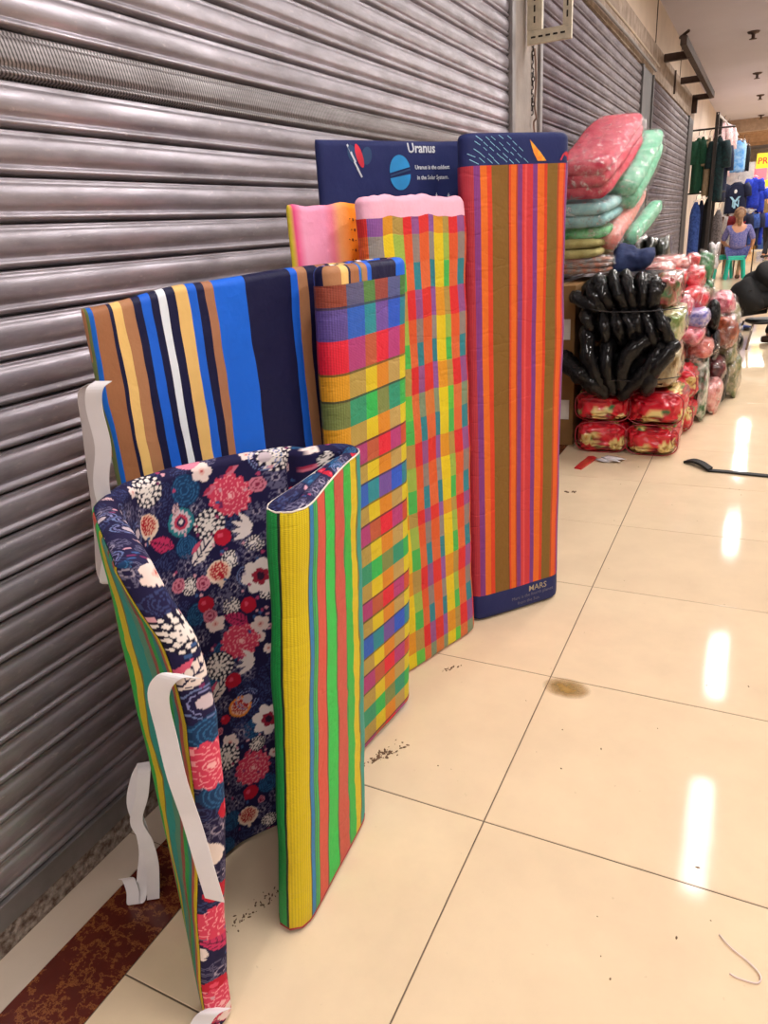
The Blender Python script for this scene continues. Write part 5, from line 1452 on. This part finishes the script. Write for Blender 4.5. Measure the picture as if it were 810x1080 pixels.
M_CHR = simple('worn_chrome', '9a8878', .3, metal=.9)
for sx in (-1, 1):
    for sy in (-1, 1): tube('leg', [(sx * .13, -.05 + sy * .12, .225), (sx * .18, -.05 + sy * .17, .0)], .011, M_CHR, r, 8)
o = blob('cloth_heap', (.945, 8.9, .03), .16, .22, .03, cloth2('indigo_cloth', '1c2450', '3c4c8c'), None, sub=3, amp=.3)
tag(o, 'small heap of indigo cloth on the floor left of the person in black', 'cloth')
p = dict(pelvis=(0, 0, .92), belly=(0, .01, 1.06), chest=(0, .02, 1.26), neck=(0, .02, 1.43), headb=(0, .03, 1.52), headt=(0, .03, 1.62), shl=(-.18, .01, 1.36), ell=(-.24, -.04, 1.10), wrl=(-.23, .06, .86),
         shr=(.18, .01, 1.36), elr=(.24, .06, 1.10), wrr=(.22, .20, .90), hpl=(-.09, 0, .88), knl=(-.10, .14, .50), anl=(-.10, .22, .09), tol=(-.10, .34, .05), hpr=(.09, 0, .88), knr=(.10, -.02, .48), anr=(.10, -.26, .12), tor=(.10, -.16, .05))
person('distant walking person in an olive brown top at the right edge', (1.19, 21.0, 0), -.5, p, cloth2('olive_brown_cloth', '7a6440'), cloth2('dark_trousers', '1a1a20'), simple('dark_hair', '1a1412', .6), simple('dark_shoe', '1c1814', .6))
# signs and far shop fronts
r = empty('yellow_sign', 'yellow sign with red letters hanging near the bulkhead at the right edge', 'sign', (0, 0, 0))
box('board', .775, 1.55, 21.2, 21.24, 2.07, 2.40, simple('sign_yellow', 'f8d61c', .5, var=.02), r)
text_on('PRE', .20, lambda a, b: (a, 21.196, b), simple('sign_red', 'e0401c', .6), r, 'lettering', .80, 2.165, .004)
tag(box('pink_board', .62, 1.02, 21.2, 21.24, 1.80, 2.069, simple('pink_board', 'e8788c', .6, var=.03), None), 'salmon pink board below the yellow sign', 'sign')
tag(box('yellow_board', .98, 1.30, 21.1, 21.14, 1.66, 1.80, simple('sign_yellow2', 'f4d428', .6, var=.03), None), 'small yellow board below the pink one at the right edge', 'sign')
for k in range(5):
    o = box('ceiling_batten', .1, 4.5, 22.6 + k * 1.7, 22.75 + k * 1.7, 3.10, 3.25, simple('batten_tan', 'b08a68', .8), ce2)
for k in range(4):
    rr = empty('ceiling_lamp', 'warm strip lamp across the far ceiling, %s beyond the beam' % ('nearest', 'second', 'third', 'farthest')[k], 'lamp', (1.6, 23.4 + 1.7 * k, 3.25), 0, 'warm strip lamps beyond the beam')
    box('tube', -1.3, 1.3, -.04, .04, -.06, -.02, bpy.data.materials.get('warm_tube') or emis('warm_tube', 'fff0d0', 9), rr)
SHC = ['b84a3c', '3c5c9a', 'd8c8a0', '5a8a5c', 'c87a9a', '7a5a44', 'd89a3c', '4a4a5c']
for k in range(14):
    zz = (.15, .75, 1.35)[k % 3]
    o = cushion('folded_clothes', (.25 + .28 * (k // 3), 25.5, zz), (.12, .16, .20), cloth2('stock_cloth_%d' % k, SHC[k % 8]), None, 2, .5, .05, k)
    tag(o, 'folded %s clothes in the far shop, %s shelf, stack %s from the wall' % (['red', 'blue', 'cream', 'green', 'pink', 'brown', 'ochre', 'slate'][k % 8], ['bottom', 'middle', 'top'][k % 3], ['first', 'second', 'third', 'fourth', 'fifth'][k // 3]), 'clothes', 'folded clothes in the far shop')
r = empty('shop_shelf', 'pale shelf unit with folded clothes in the far shop', 'shelf', (0, 0, 0))
for z in (.0, .50, 1.10, 1.72): box('shelf_board', .05, 1.6, 25.3, 25.75, z - (.05 if z else -.0), z + (.0 if z else .03), simple('shelf_white', 'e0d8cc', .6), r)
box('back_panel', .05, 1.6, 25.76, 25.8, 0, 2.4, simple('shelf_back', 'd8b8a8', .7), r)
